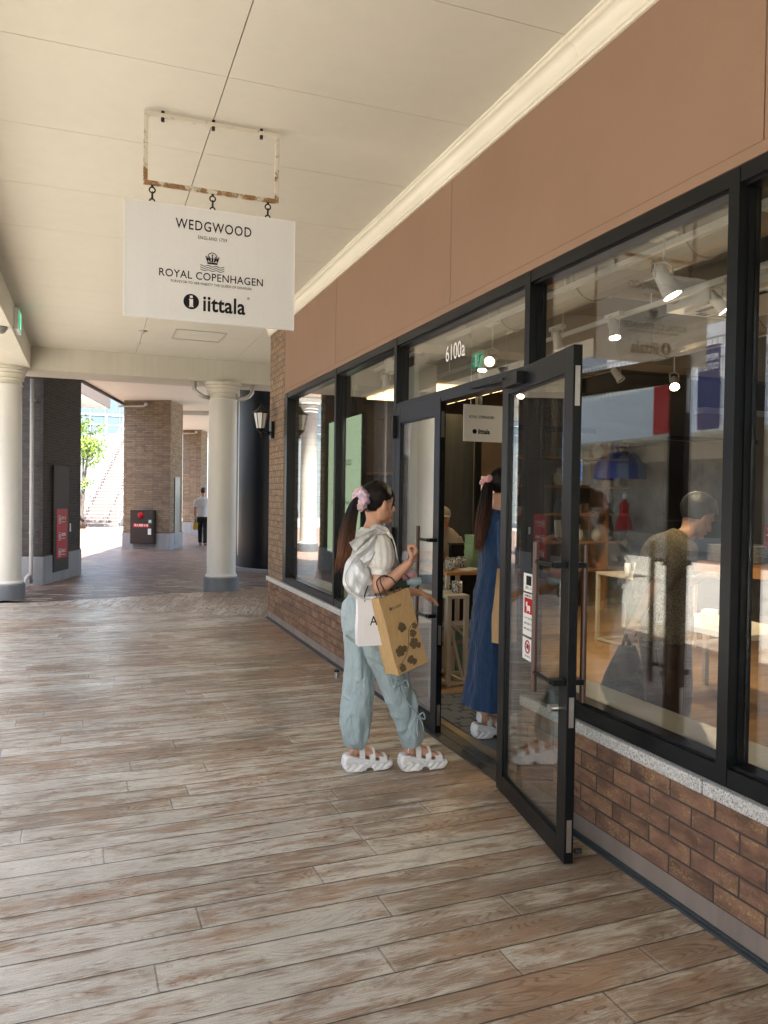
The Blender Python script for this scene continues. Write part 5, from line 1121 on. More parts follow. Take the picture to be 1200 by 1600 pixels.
def hair_cap(c, M, s, bound, r=(.101, .082, .091), off=(-.016, 0, .045), thick=.007, name='hair', mt=None, parent=None, extra=None, voxel=.0035):
    bm = bmesh.new(); c = Vector(c)
    g = bmesh.ops.create_uvsphere(bm, u_segments=48, v_segments=32, radius=1)
    for v in bm.verts: v.co = Vector((v.co.x*r[0], v.co.y*r[1], v.co.z*r[2]))*s+Vector(off)*s
    kill = [v for v in bm.verts if not bound(v.co/s)]; bmesh.ops.delete(bm, geom=kill, context='VERTS')
    bmesh.ops.solidify(bm, geom=bm.faces[:], thickness=thick*s)
    for v in bm.verts: v.co = c+M @ v.co
    if extra: extra(bm)
    me = remesh(bm, voxel, 3)
    displace(me, lambda p, n: .0018*noise.noise(Vector((p.x*60, p.y*60, p.z*18))))
    return link(name, me, mt, parent, smooth=True)
def sandal(d, heel, parent, z0=0.0, Ls=.295, lift=0.0, nm='sandal', foot_top=None):
    """chunky platform sandal; heel: floor point under the heel"""
    d = Vector((d[0], d[1], 0)).normalized(); h = Vector((heel[0], heel[1], z0)); w = Vector((-d.y, d.x, 0))
    prof = [(0.0, .028), (.012, .006), (.03, .0)]
    for k in range(5): x = .035+k*.016; prof += [(x, .0), (x+.004, .006), (x+.009, .006), (x+.012, .0)]
    prof += [(.125, .004), (.135, .016), (.155, .020), (.172, .014), (.178, .0)]
    for k in range(5): x = .183+k*.017; prof += [(x, .0), (x+.004, .005), (x+.009, .005), (x+.012, .001)]
    prof += [(.283, .012), (.296, .030), (.298, .045), (.290, .056), (.25, .058), (.20, .060), (.16, .066), (.12, .076), (.08, .086), (.04, .094), (.012, .096), (.0, .085), (-.006, .06), (-.008, .045)]
    sc = Ls/.295; NW = 9; bm = bmesh.new(); rings = []
    for j in range(NW):
        u = -1+2*j/(NW-1); ring = []
        for x, z in prof:
            t_ = x/.295; wd = .040+.013*math.sin(min(max(t_, 0), 1)*math.pi*.9+.25)-(.010 if .35 < t_ < .6 else 0)
            e = (1-abs(u)**4*.10); xx = (.147+(x-.147)*e)*sc; bul = .004*math.sin(x*210+z*90)*(1 if .01 < z < .05 else 0)
            ring.append(bm.verts.new(h+d*xx+w*(u*(wd+bul)*sc)+Vector((0, 0, z*sc if z > .02 else z*sc+(abs(u)**6)*.004))))
        rings.append(ring)
    n = len(prof)
    for j in range(NW-1):
        for k in range(n): bm.faces.new([rings[j][k], rings[j][(k+1) % n], rings[j+1][(k+1) % n], rings[j+1][k]])
    bm.faces.new(rings[0]); bm.faces.new(rings[-1][::-1])
    me = remesh(bm, .003, 2); displace(me, lambda p, q: .0024*math.sin((p-h).dot(d)*150+math.sin((p-h).z*110)*2.2)*(1 if .012 < (p-h).z < .06 else 0)*(0 if abs(q.z) > .7 else 1))
    so_ = link('sole', me, M_SHOE, parent, smooth=True)
    def band(cx, cz, rw, rz, wd, tilt, a0=-15, a1=195):
        bm = bmesh.new(); rr = []
        for k in range(17):
            a = math.radians(a0+(a1-a0)*k/16); q = []
            for e in (-wd/2, wd/2):
                for tk in (0, .005):
                    q.append(bm.verts.new(h+d*((cx+e*math.cos(tilt))*sc)+w*(math.cos(a)*(rw+tk)*sc)+Vector((0, 0, (cz+math.sin(a)*(rz+tk)+e*math.sin(tilt))*sc))))
            rr.append(q)
        for k in range(16):
            A_, B_ = rr[k], rr[k+1]
            for i, j in ((0, 1), (1, 3), (3, 2), (2, 0)): bm.faces.new([A_[i], A_[j], B_[j], B_[i]])
        bm.faces.new([rr[0][i] for i in (0, 1, 3, 2)]); bm.faces.new([rr[-1][i] for i in (2, 3, 1, 0)])
        bmesh.ops.recalc_face_normals(bm, faces=bm.faces[:]); me = bpy.data.meshes.new('strap'); bm.to_mesh(me); bm.free(); link('strap', me, M_SHOE, so_, smooth=False)
    band(.228, .058, .047, .030, .048, -.15); band(.165, .064, .041, .052, .036, .35); band(.105, .085, .037, .075, .040, -.6)
    band(.045, .135, .037, .010, .034, 1.45, -180, 180)
    return so_
M_SHOE = mat('white rubber', (.72, .70, .66), .5, var=.06, vs=20)
def foot_in(bm, d, heel, ankle, z0=0.0, sc=1.0):
    d = Vector((d[0], d[1], 0)).normalized(); h = Vector((heel[0], heel[1], z0)); a = Vector(ankle)
    L(bm, [a, h+d*.055*sc+Vector((0, 0, .145)), h+d*.06*sc+Vector((0, 0, .118)), h+d*.045*sc+Vector((0, 0, .105))], [.038, .034, .038, .026], 14, 4)
    L(bm, [h+d*.03*sc+Vector((0, 0, .118)), h+d*.10*sc+Vector((0, 0, .118)), h+d*.165*sc+Vector((0, 0, .092)), h+d*.225*sc+Vector((0, 0, .076)), h+d*.262*sc+Vector((0, 0, .066))], [(.022, .030), (.030, .031), (.024, .036), (.014, .040), (.008, .032)], 14, 4, ref=(0, 0, 1))
    w = Vector((-d.y, d.x, 0))
    for i in range(5): p = h+d*(.255-.006*abs(i-1))*sc+w*(.028-.014*i)*sc+Vector((0, 0, .068)); L(bm, [p-d*.02, p+d*.022], [.0085, .007], 8, 2)
# paper carrier bag: local x right, y up, z towards the viewer of its front
def paper_bag(name, label, F, w, h, dp, mt, handle_h, hm, grp=None, taper=.55, hx=.22):
    T = thing(name, label, 'paper bag', F.translation, group=grp)
    bm = bmesh.new(); rows = 9; V = []
    for i in range(rows):
        t_ = i/(rows-1); y = -h*t_; d_ = dp*(taper+(1-taper)*min(1, t_*1.6)); inn = .028*(1-t_)**1.5
        pts = [(-w/2, 0), (-w/4, .0), (0, .0), (w/4, 0), (w/2, 0), (w/2-inn, -d_/2), (w/2, -d_), (0, -d_), (-w/2, -d_), (-w/2+inn, -d_/2)]
        V.append([bm.verts.new(F @ Vector((x+.002*math.sin(7*t_+x*9), y, z+(.003*noise.noise(Vector((x*14, y*11, z*5)))) if 0 < i < rows-1 else z))) for x, z in pts])
    for i in range(rows-1):
        for k in range(10): bm.faces.new([V[i][k], V[i][(k+1) % 10], V[i+1][(k+1) % 10], V[i+1][k]])
    bm.faces.new(V[-1]); bmesh.ops.recalc_face_normals(bm, faces=bm.faces[:]); me = bpy.data.meshes.new(name); bm.to_mesh(me); bm.free()
    o = link('bag_body', me, mt, T); sm = o.modifiers.new('s', 'SOLIDIFY'); sm.thickness = .0012
    for zz in (-.004, -dp*taper+.004):
        m = MB(); m.tube([F @ Vector(p) for p in ((-hx*w, -.03, zz), (-hx*w, .01, zz), (-hx*w*.75+handle_h[0]*.7, handle_h[1]*.75, zz*.6+handle_h[2]), (handle_h[0], handle_h[1], handle_h[2]), (hx*w*.75+handle_h[0]*.5, handle_h[1]*.75, zz*.6+handle_h[2]), (hx*w, .01, zz), (hx*w, -.03, zz))], .0035, 6, sub=4); m.build('bag_handle', hm, T)
    return T
# ---------------------------------------------------------------- woman with the carrier bags
def woman_a():
    T = thing('person', 'woman in cream blouse and baggy pale blue trousers walking with carrier bags', 'person', (1.55, 4.17, 0))
    hc = Vector((1.552, 4.195, 1.537)); HM = fr3((.965, .25, -.06))
    bm = bmesh.new(); add_head(bm, hc, HM)
    L(bm, [hc+Vector((-.03, -.005, -.035)), (1.527, 4.195, 1.44), (1.507, 4.195, 1.375), (1.500, 4.195, 1.33)], [.052, .047, .054, .07], 18, 4)
    ref = (0, 1, 0)
    L(bm, [(1.500, 4.195, 1.365), (1.497, 4.195, 1.33), (1.50, 4.195, 1.23), (1.50, 4.20, 1.12), (1.50, 4.20, 1.02), (1.495, 4.20, .92), (1.50, 4.20, .84)], [(.075, .05), (.145, .075), (.135, .092), (.118, .085), (.112, .082), (.145, .105), (.12, .09)], 20, 4, ref)
    limb(bm, [(1.505, 4.08, 1.325), (1.505, 4.04, 1.28), (1.497, 4.01, 1.18), (1.487, 4.0, 1.087), (1.500, 3.998, 1.075)], [.045, .046, .040, .035, .034])
    limb(bm, [(1.483, 4.0, 1.088), (1.53, 3.985, 1.108), (1.59, 3.967, 1.165), (1.650, 3.95, 1.223)], [.034, .036, .030, .0215])
    add_hand(bm, (1.650, 3.95, 1.223), (.45, -.12, .80), (-.55, .35, .45), (-.6, -.5, .3), (1.05, 1.12, 1.15, 1.2), .95, .9)
    limb(bm, [(1.50, 4.31, 1.325), (1.52, 4.35, 1.27), (1.58, 4.385, 1.15), (1.66, 4.385, 1.045), (1.76, 4.365, 1.01), (1.885, 4.35, 1.0)], [.045, .045, .038, .034, .030, .021])
    add_hand(bm, (1.885, 4.35, 1.0), (.86, -.08, -.36), (-.25, .1, -.9), (.1, -1, .2), (.28, .24, .30, .34), .95, .2)
    for hip, kn, an in (((1.49, 4.27, .90), (1.475, 4.25, .52), (1.443, 4.225, .17)), ((1.51, 4.13, .90), (1.63, 4.125, .52), (1.745, 4.135, .17))):
        limb(bm, [hip, Vector(hip).lerp(Vector(kn), .5), kn, Vector(kn).lerp(Vector(an), .4), an], [.085, .07, .052, .050, .034])
    foot_in(bm, (.98, -.08), (1.378, 4.235), (1.443, 4.225, .17)); foot_in(bm, (.98, -.06), (1.690, 4.145), (1.745, 4.135, .17))
    me = remesh(bm, .0042, 3); body = link('body', me, M_SKIN, T, smooth=True); face_bits(hc, HM, T)
    sandal((.98, -.08), (1.372, 4.238), T); sandal((.98, -.06), (1.684, 4.147), T)
    # hair
    hm = m_hair('dark brown hair', (.006, .0035, .003), (.13, .052, .022), 1.18, 1.58)
    def bnd(p): return (p.z > .055 and p.x < .082-(.0 if abs(p.y) < .05 else .02)) or (-.065 < p.z <= .055 and p.x < -.022+max(0, p.z+.01)*1.5) or False
    scr = hc+HM @ Vector((-.128, .0, .020))
    def ext(bm):
        L(bm, [hc+HM @ Vector((-.03, 0, .050)), hc+HM @ Vector((-.08, 0, .035)), scr+HM @ Vector((.005, 0, 0))], [(.084, .082), (.062, .058), (.020, .020)], 20, 5, (0, 1, 0))
        for sy in (-1, 1):
            L(bm, [hc+HM @ Vector(p) for p in ((.052, sy*.050, .085), (.062, sy*.061, .045), (.055, sy*.067, .012), (.046, sy*.067, -.02), (.043, sy*.065, -.050))], [.007, .0065, .005, .003, .001], 8, 4)
            L(bm, [hc+HM @ Vector(p) for p in ((.066, sy*.012, .096), (.079, sy*.030, .070), (.072, sy*.048, .044))], [.008, .006, .003], 8, 4)
    hair_cap(hc, HM, 1.0, bnd, mt=hm, parent=T, extra=ext)
    bm = bmesh.new(); rnd = random.Random(3)
    base = [scr+Vector((-.012, 0, 0)), scr+Vector((-.035, -.005, -.03)), Vector((1.372, 4.175, 1.44)), Vector((1.350, 4.165, 1.34)), Vector((1.332, 4.160, 1.25)), Vector((1.318, 4.158, 1.18))]
    rad = [.018, .026, .036, .042, .034, .010]
    L(bm, base, [(r*1.0, r*.62) for r in rad], 18, 5, (1, 0, 0))
    for k in range(70):
        a = rnd.uniform(0, 6.28); q = rnd.uniform(.75, 1.12); e = rnd.uniform(-.03, .05); lean = rnd.uniform(-.5, 1.2)
        P = [b_+Vector((math.cos(a)*r*q, math.sin(a)*r*.62*q, 0)) for b_, r in zip(base, rad)]
        P[-1] = P[-1]+Vector((math.cos(a)*.026-.012*lean, math.sin(a)*.016, e-.01)); P[-2] += Vector((rnd.uniform(-.006, .006), 0, 0))
        P2, R2 = spline(P, [.003, .0035, .004, .0045, .0035, .0008], 4); loft(bm, P2, R2, 5)
    bmesh.ops.recalc_face_normals(bm, faces=bm.faces[:]); me = bpy.data.meshes.new('ponytail'); bm.to_mesh(me); bm.free(); link('ponytail', me, hm, T, smooth=True)
    t = NT('pastel scrunchie'); n = t.noise(t.pos(), 55, 2); t.bsdf(t.ramp(n, [(.38, (.30, .34, .55)), (.5, (.62, .36, .40)), (.62, (.68, .50, .50))]), .6)
    m = MB(); m.torus(scr, .038, .027, HM @ Matrix.Rotation(math.pi/2, 3, 'Y'), 60, 16); me = m.mesh('scrunchie'); displace(me, lambda p, q: .017*noise.noise(p*70)+.007*noise.noise(p*180)); link('hair_scrunchie', me, t.m, T, smooth=True)
    # blouse
    mb_ = m_cloth('cream blouse cloth', (.70, .68, .62), 900, .8, .06, crease=.35)
    bm = bmesh.new(); fn = lambda u, th: 1+.012*math.sin(9*th+u*6)
    L(bm, [(1.505, 4.195, 1.398), (1.502, 4.195, 1.375), (1.497, 4.195, 1.335), (1.50, 4.195, 1.23), (1.50, 4.20, 1.12), (1.497, 4.20, 1.03), (1.495, 4.20, .985)], [(.062, .054), (.085, .062), (.150, .086), (.145, .106), (.132, .100), (.128, .098), (.140, .105)], 36, 5, ref, fn)
    pl = lambda u, th: 1+.03*math.sin(13*th+u*2)*(1 if u > .15 else .3)
    L(bm, [(1.505, 4.10, 1.345), (1.505, 4.05, 1.315), (1.500, 4.022, 1.262), (1.497, 4.012, 1.205), (1.496, 4.010, 1.182)], [.050, .068, .078, .072, .050], 52, 5, (1, 0, 0), pl)
    L(bm, [(1.496, 4.012, 1.188), (1.495, 4.008, 1.150)], [.0505, .0485], 40, 4)
    L(bm, [(1.505, 4.29, 1.345), (1.515, 4.34, 1.315), (1.535, 4.365, 1.262), (1.56, 4.378, 1.205), (1.57, 4.382, 1.185)], [.050, .068, .078, .072, .050], 52, 5, (1, 0, 0), pl)
    me = remesh(bm, .0045, 2); wrinkle(me, .0035, 14, 2.0, (1, 1, .6)); link('blouse', me, mb_, T, smooth=True)
    # trousers
    mp = m_cloth('pale blue parachute cloth', (.32, .395, .40), 1200, .5, .12, .08, .1, crease=.75, cs=(19, 19, 4.5))
    bm = bmesh.new()
    L(bm, [(1.497, 4.20, 1.035), (1.495, 4.20, 1.0), (1.488, 4.20, .92), (1.492, 4.20, .84), (1.505, 4.195, .77)], [(.124, .096), (.138, .108), (.165, .130), (.165, .130), (.135, .105)], 32, 5, ref)
    gat = lambda u, th: 1+.035*math.sin(11*th+u*5)*(u**3)+.03*math.sin(3*th+u*9)
    L(bm, [(1.480, 4.272, .86), (1.474, 4.268, .70), (1.470, 4.258, .52), (1.455, 4.245, .36), (1.447, 4.235, .25), (1.448, 4.230, .175), (1.450, 4.228, .142)], [(.102, .106), (.092, .096), (.086, .088), (.082, .083), (.080, .081), (.066, .067), (.045, .045)], 40, 5, (1, 0, 0), gat)
    L(bm, [(1.515, 4.128, .86), (1.555, 4.122, .72), (1.620, 4.118, .56), (1.680, 4.122, .42), (1.725, 4.128, .30), (1.748, 4.132, .20), (1.752, 4.134, .150)], [(.104, .102), (.093, .094), (.081, .085), (.075, .079), (.076, .078), (.063, .066), (.045, .045)], 40, 5, (1, 0, 0), gat)
    me = remesh(bm, .0055, 2)
    wrinkle(me, .019, 8.5, 1.0, (1.1, 1, .30), .3); displace(me, lambda p, q: .007*max(0, 1-3.2*abs(noise.noise(Vector((p.x*9+p.z*7, p.y*5, p.z*9-p.x*8)))))*(.4+.6*min(1, abs(p.z-.62)*3))); link('trousers', me, mp, T, smooth=True)
    m = MB(); m.tube([(1.43, 4.02, .70), (1.50, 4.00, .66), (1.56, 4.005, .60), (1.60, 4.01, .50)], .004, 6, sub=4); m.tube([(1.635, 4.012, .52), (1.66, 4.012, .46), (1.70, 4.02, .40), (1.74, 4.024, .355)], .0035, 6, sub=4); m.build('seam', mp, T, smooth=True)
    m = MB(); rnd = random.Random(8)
    for c0, sc in ((Vector((1.628, 4.008, .535)), 1.0), (Vector((1.745, 4.02, .345)), .8)):
        for a, l in ((-.5, .055), (.5, .06)): m.tube([c0, c0+Vector((l*math.sin(a)*sc, -.012, .028*sc)), c0+Vector((l*1.5*math.sin(a)*sc, -.012, -.015)), c0+Vector((l*.25*math.sin(a), -.006, -.004))], .0042, 6, sub=4)
        m.tube([c0, c0+Vector((-.012, -.012, -.05)), c0+Vector((-.008, -.014, -.115))], .0038, 6, sub=3); m.tube([c0, c0+Vector((.022, -.012, -.045)), c0+Vector((.030, -.012, -.085))], .0038, 6, sub=3)
    m.build('tie_bow', mp, T, smooth=True)
    # silver shoulder bag, its wide knotted strap, chain and charm
    ms = m_cloth('silver satin cloth', (.62, .625, .61), 900, .28, .08, .1, .0, crease=.25, cs=(24, 24, 10)); ms.node_tree.nodes['Principled BSDF'].inputs['Metallic'].default_value = .22
    bag = thing('shoulder_bag', 'silver satin shoulder bag with a pleated bow worn by the walking woman', 'shoulder bag', (1.38, 4.05, 1.14))
    bm = bmesh.new()
    L(bm, [(1.390, 4.065, 1.265), (1.368, 4.06, 1.225), (1.352, 4.055, 1.165), (1.362, 4.05, 1.105), (1.400, 4.04, 1.058), (1.440, 4.03, 1.040)], [(.018, .026), (.038, .032), (.053, .037), (.057, .038), (.045, .033), (.020, .022)], 30, 6, (1, 0, 0))
    L(bm, [(1.375, 4.045, 1.215), (1.405, 4.03, 1.15), (1.445, 4.025, 1.09)], [(.034, .026), (.044, .030), (.028, .022)], 20, 4, (1, 0, 0))
    me = remesh(bm, .0045, 2); wrinkle(me, .011, 11, 3.0, (1, .7, .45), .15); link('bag_body', me, ms, bag, smooth=True)
    m = MB(); m.tube([(1.345, 4.005, 1.245), (1.312, 4.01, 1.19), (1.297, 4.015, 1.13), (1.325, 4.005, 1.07), (1.38, 3.99, 1.03), (1.43, 3.985, 1.02)], .004, 6, sub=5); m.build('bag_seam', ms, bag, smooth=True)
    def pleat(P0, P1, w0, w1, n, amp, nrm, mt, nm, seed=0):
        bm = bmesh.new(); P0, P1 = Vector(P0), Vector(P1); w0, w1 = Vector(w0), Vector(w1); nv = Vector(nrm).normalized(); V = []
        for i in range(25):
            u = i/24; row = []
            for j in range(41):
                v = j/40-.5; a = amp*(.25+u*.75); q_ = v*n+math.sin(u*4+seed)*.16; off = a*(4*abs(q_-math.floor(q_+.5))-1)+.008*noise.noise(Vector((u*4, v*5, seed)))
                row.append(bm.verts.new(P0.lerp(P1, u)+w0.lerp(w1, u)*v+nv*(off+.02*math.sin(u*math.pi))))
            V.append(row)
        for i in range(24):
            for j in range(40): bm.faces.new([V[i][j], V[i+1][j], V[i+1][j+1], V[i][j+1]])
        me = bpy.data.meshes.new(nm); bm.to_mesh(me); bm.free(); o = link(nm, me, mt, bag, smooth=True); s_ = o.modifiers.new('s', 'SOLIDIFY'); s_.thickness = .004; s_.offset = 0
    pleat((1.50, 4.035, 1.375), (1.358, 3.985, 1.262), (.06, 0, -.055), (.10, .01, -.135), 2.5, .016, (-.25, -1, .25), ms, 'strap_bow')
    pleat((1.478, 4.00, 1.352), (1.375, 3.975, 1.238), (.03, 0, -.045), (.07, .0, -.075), 1.5, .013, (-.25, -1, .1), ms, 'bow_tail', 3)
    pleat((1.46, 4.04, 1.388), (1.572, 4.055, 1.372), (.0, -.07, -.055), (.01, -.05, -.04), 1.5, .006, (0, -.3, 1), ms, 'strap', 5)
    m = MB(); ch = [(1.570, 4.045, 1.375), (1.590, 4.025, 1.31), (1.603, 4.02, 1.24), (1.635, 4.03, 1.17), (1.69, 4.05, 1.12)]; m.tube(ch, .0045, 6, sub=5); m.build('chain', M_STEEL, bag, smooth=True)
    pc = thing('waist_pouch', 'small dark green pouch with pink and blue ruffled charm at the walking woman waist', 'pouch', (1.66, 4.12, 1.06))
    m = MB(); m.obox((1.66, 4.12, 1.055), (.11, .03, .10), Matrix.Rotation(.2, 3, 'Y')); m.build('pouch_body', mat('dark green print cloth', (.02, .05, .03), .6, var=.6, vs=60), pc, bevel=.01)
    for c_, col, nm in (((1.70, 4.09, 1.135), (.62, .34, .38), 'pink_ruffle'), ((1.735, 4.09, 1.10), (.38, .50, .55), 'blue_ruffle')):
        m = MB(); m.sph(c_, (.048, .025, .026), 24); me = m.mesh(nm); displace(me, lambda p, q: .008*noise.noise(p*70)+.005*math.sin(p.x*260)); link(nm, me, mat(nm+' cloth', col, .6), pc, smooth=True)
    # carrier bags hanging from the crook of the right arm
    tk = Vector((1.725-1.555, .05, 1.0)); up = Vector((-.335, .03, 1)).normalized()
    F = frame((1.548, 3.925, 1.058), (.955, .26, .25), up)
    Mk = None; t = NT('kraft paper'); n = t.noise(t.map(t.pos(), (90, 90, 12)), 1.0, 4, .7)
    t.bsdf(t.mix(1.0, (.47, .30, .13), t.ramp(n, [(.3, .85), (.7, 1.08)]), 'MULTIPLY'), .6, 0, t.noise(t.pos(), 30, 3), .25, .004); Mk = t.m
    kb = paper_bag('kraft_carrier_bag', 'tall brown kraft paper bag with a printed leaf vine hanging from the walking woman arm', F, .205, .43, .125, Mk, (-.045, .11, .0), mat('dark twisted cord', (.03, .018, .014), .7), 'paper carrier bags')
    mp_ = mat('brown vine print', (.12, .075, .035), .7)
    mm = MB(); vine = [(-.10, -.385), (-.05, -.365), (-.005, -.32), (.015, -.27), (.03, -.225), (.065, -.195), (.097, -.19)]
    mm.tube([(x, y, .0022) for x, y in vine], .0016, 5, sub=4)
    def leaf(cx, cy, r, a0):
        pts = []
        for k in range(30):
            a = a0+2*math.pi*k/30; rr = r*(.80+.24*abs(math.cos(2.5*(a-a0)))**.6)*(1-.25*max(0, math.cos(a-a0))**12)*(1+.06*math.sin(11*a)); pts.append((cx+rr*math.cos(a), cy+rr*math.sin(a)))
        q = [mm.bm.verts.new((x, y, .0026)) for x, y in pts]; mm._f(q)
    for cx, cy, r, a0 in ((-.005, -.19, .033, .6), (-.055, -.31, .036, .2), (-.025, -.305, .024, 1.2), (.055, -.245, .028, .9), (.045, -.300, .036, -.7), (.072, -.32, .020, -.4), (-.003, -.375, .028, 2.0), (.018, -.395, .022, -.9), (-.065, -.405, .028, .4), (.086, -.21, .022, 1.0)): leaf(cx if cx < .08 else .078, max(cy, -.40), r*.85, a0)
    me = mm.mesh('vine_print'); me.transform(F); link('vine_print', me, mp_, kb)
    q1 = text_mesh('TEA GARDEN', .022, extr=.0002, width=.062, space=1.1); q1.transform(F @ Matrix.Translation((-.005, -.075, .003)))
    mm = MB(); mm.lathe([(.009, 0), (.009, .0005), (0, .0005)], (-.048, -.073, .003), 16); q2 = mm.mesh('e'); q2.transform(F); link('bag_print', join_meshes([q1, q2]), mp_, kb)
    F = frame((1.438, 3.985, 1.036), (.985, -.14, .03), (-.06, .0, 1))
    wb = paper_bag('white_carrier_bag', 'white paper bag printed with a black capital letter behind the kraft bag', F, .150, .27, .08, mat('white coated paper', (.74, .71, .70), .35, var=.03), (.045, .115, -.03), mat('black cord', (.015, .013, .013), .7), 'paper carrier bags')
    q = text_mesh('A', .075, extr=.0002, width=.042); q.transform(F @ Matrix.Translation((.012, -.135, .004))); link('bag_print', q, M_INK, wb)
woman_a()
# ---------------------------------------------------------------- woman in the blue dress, already inside
def woman_b():
    T = thing('person', 'woman in a long blue dress stepping in through the open doorway', 'person', (2.50, 4.5, 0.016))
    z0 = .016; hc = Vector((2.545, 4.50, 1.650)); HM = fr3((.97, .22, -.04)); cx = 2.49
    bm = bmesh.new(); add_head(bm, hc, HM, 1.02); ref = (0, 1, 0)
    L(bm, [hc+Vector((-.03, 0, -.035)), (2.515, 4.5, 1.545), (2.495, 4.5, 1.475), (cx, 4.5, 1.43)], [.054, .049, .056, .07], 18, 4)
    L(bm, [(cx, 4.5, 1.46), (cx, 4.5, 1.42), (cx, 4.5, 1.30), (cx, 4.5, 1.10), (cx, 4.5, .95), (cx, 4.5, .88)], [(.08, .05), (.15, .08), (.135, .095), (.115, .085), (.15, .11), (.12, .09)], 20, 4, ref)
    limb(bm, [(2.49, 4.38, 1.42), (2.487, 4.355, 1.35), (2.50, 4.35, 1.24), (2.53, 4.345, 1.215), (2.62, 4.325, 1.265), (2.725, 4.30, 1.315)], [.045, .044, .036, .034, .031, .022])
    add_hand(bm, (2.725, 4.30, 1.315), (.88, -.15, .42), (.1, -.2, -.9), (0, 1, .3), (.75, .8, .85, .9), .98, .7)
    limb(bm, [(2.49, 4.62, 1.42), (2.50, 4.66, 1.33), (2.55, 4.68, 1.16), (2.66, 4.66, 1.12), (2.78, 4.62, 1.18)], [.045, .042, .035, .030, .022])
    add_hand(bm, (2.78, 4.62, 1.18), (.8, -.2, .5), (0, 0, -1), (0, -1, 0), (.6, .6, .65, .7), .98, .5)
    for hip, kn, an in (((2.47, 4.43, .93), (2.46, 4.45, .54), (2.437, 4.50, .20)), ((2.50, 4.58, .93), (2.62, 4.57, .55), (2.72, 4.56, .20))):
        limb(bm, [hip, kn, Vector(kn).lerp(Vector(an), .35), an], [.08, .052, .052, .034])
    foot_in(bm, (.99, -.06), (2.372, 4.51), (2.437, 4.50, .20), z0); foot_in(bm, (.99, -.03), (2.66, 4.565), (2.72, 4.56, .20), z0)
    me = remesh(bm, .0045, 3); link('body', me, M_SKIN, T, smooth=True); face_bits(hc, HM, T, 1.02)
    sandal((.99, -.06), (2.345, 4.515), T, z0); sandal((.99, -.03), (2.635, 4.567), T, z0)
    md = m_cloth('deep blue crinkled dress', (.008, .036, .10), 500, .8, .2, .3, .2, crease=.4, cs=(20, 20, 4)); bm = bmesh.new()
    pl = lambda u, th: 1+.02*u*math.sin(11*th+math.sin(u*5)*2.5)+.025*math.sin(4*th+u*6)*u
    L(bm, [(cx+.008, 4.5, 1.500), (cx+.004, 4.5, 1.475), (cx, 4.5, 1.425), (cx, 4.5, 1.30), (cx, 4.5, 1.12), (cx+.0, 4.5, .92), (cx+.005, 4.5, .65), (cx+.005, 4.5, .40), (cx+.0, 4.5, .225)], [(.062, .054), (.09, .065), (.155, .085), (.155, .098), (.155, .105), (.18, .135), (.195, .16), (.21, .18), (.225, .205)], 64, 6, ref, pl)
    L(bm, [(2.49, 4.385, 1.43), (2.487, 4.355, 1.36), (2.488, 4.348, 1.26), (2.492, 4.346, 1.16)], [.065, .070, .066, .062], 24, 4)
    L(bm, [(2.49, 4.615, 1.43), (2.50, 4.655, 1.36), (2.53, 4.675, 1.20)], [.065, .07, .062], 24, 4)
    me = remesh(bm, .0055, 2); wrinkle(me, .008, 10, 6.0, (1.2, 1.2, .3)); wrinkle(me, .003, 30, 2.0, (1, 1, .4)); link('dress', me, md, T, smooth=True)
    hm = m_hair('dark brown long hair', (.006, .0035, .003), (.10, .04, .02), 1.2, 1.75)
    def bnd(p): return (p.z > .055 and p.x < .08) or (-.06 < p.z <= .055 and p.x < -.024+max(0, p.z+.01)*1.4)
    scr = hc+HM @ Vector((-.118, 0, .035))
    def ext(bm): L(bm, [hc+HM @ Vector((-.03, 0, .045)), hc+HM @ Vector((-.08, 0, .035)), scr], [(.082, .080), (.060, .056), (.024, .024)], 20, 5, (0, 1, 0))
    hair_cap(hc, HM, 1.02, bnd, mt=hm, parent=T, extra=ext)
    bm = bmesh.new(); rnd = random.Random(4); base = [scr, scr+Vector((-.03, -.005, -.035)), Vector((2.388, 4.47, 1.55)), Vector((2.365, 4.46, 1.43)), Vector((2.345, 4.455, 1.32)), Vector((2.335, 4.455, 1.25))]; rad = [.02, .032, .042, .046, .036, .01]
    L(bm, base, [(r, r*.6) for r in rad], 18, 5, (1, 0, 0))
    for k in range(40):
        a = rnd.uniform(0, 6.28); q = rnd.uniform(.8, 1.1); P = [b_+Vector((math.cos(a)*r*q, math.sin(a)*r*.6*q, 0)) for b_, r in zip(base, rad)]; P[-1] += Vector((math.cos(a)*.02, 0, rnd.uniform(-.03, .04))); P2, R2 = spline(P, [.003, .0035, .004, .0045, .0035, .0008], 4); loft(bm, P2, R2, 5)
    bmesh.ops.recalc_face_normals(bm, faces=bm.faces[:]); me = bpy.data.meshes.new('p'); bm.to_mesh(me); bm.free(); link('ponytail', me, hm, T, smooth=True)
    m = MB()
    for a, b_ in (((-.05, .01, .0), (.035, .016, .02)), ((-.025, -.01, .015), (.03, .014, .024))): m.sph(scr+Vector(a), b_, 18, Matrix.Rotation(-.6, 3, 'Y'))
    me = m.mesh('clip'); displace(me, lambda p, q: .004*noise.noise(p*90)); link('hair_bow', me, mat('pink satin', (.72, .36, .36), .35), T, smooth=True)
    ph = thing('phone', 'small pale phone held in the raised hand behind the open door glass', 'phone', (2.80, 4.27, 1.39)); m = MB(); m.obox((2.800, 4.262, 1.393), (.012, .068, .11), fr3((.4, -.9, .1))); m.build('phone_body', M_PAPER, ph, bevel=.003)
    F = frame((2.475, 4.29, 1.14), (.9, .3, 0), (-.02, 0, 1)); paper_bag('slim_carrier_bag', 'narrow brown kraft bag hanging from the arm of the woman in blue', F, .13, .47, .09, bpy.data.materials['kraft paper'], (.02, .10, -.03), bpy.data.materials['black cord'], 'paper carrier bags')
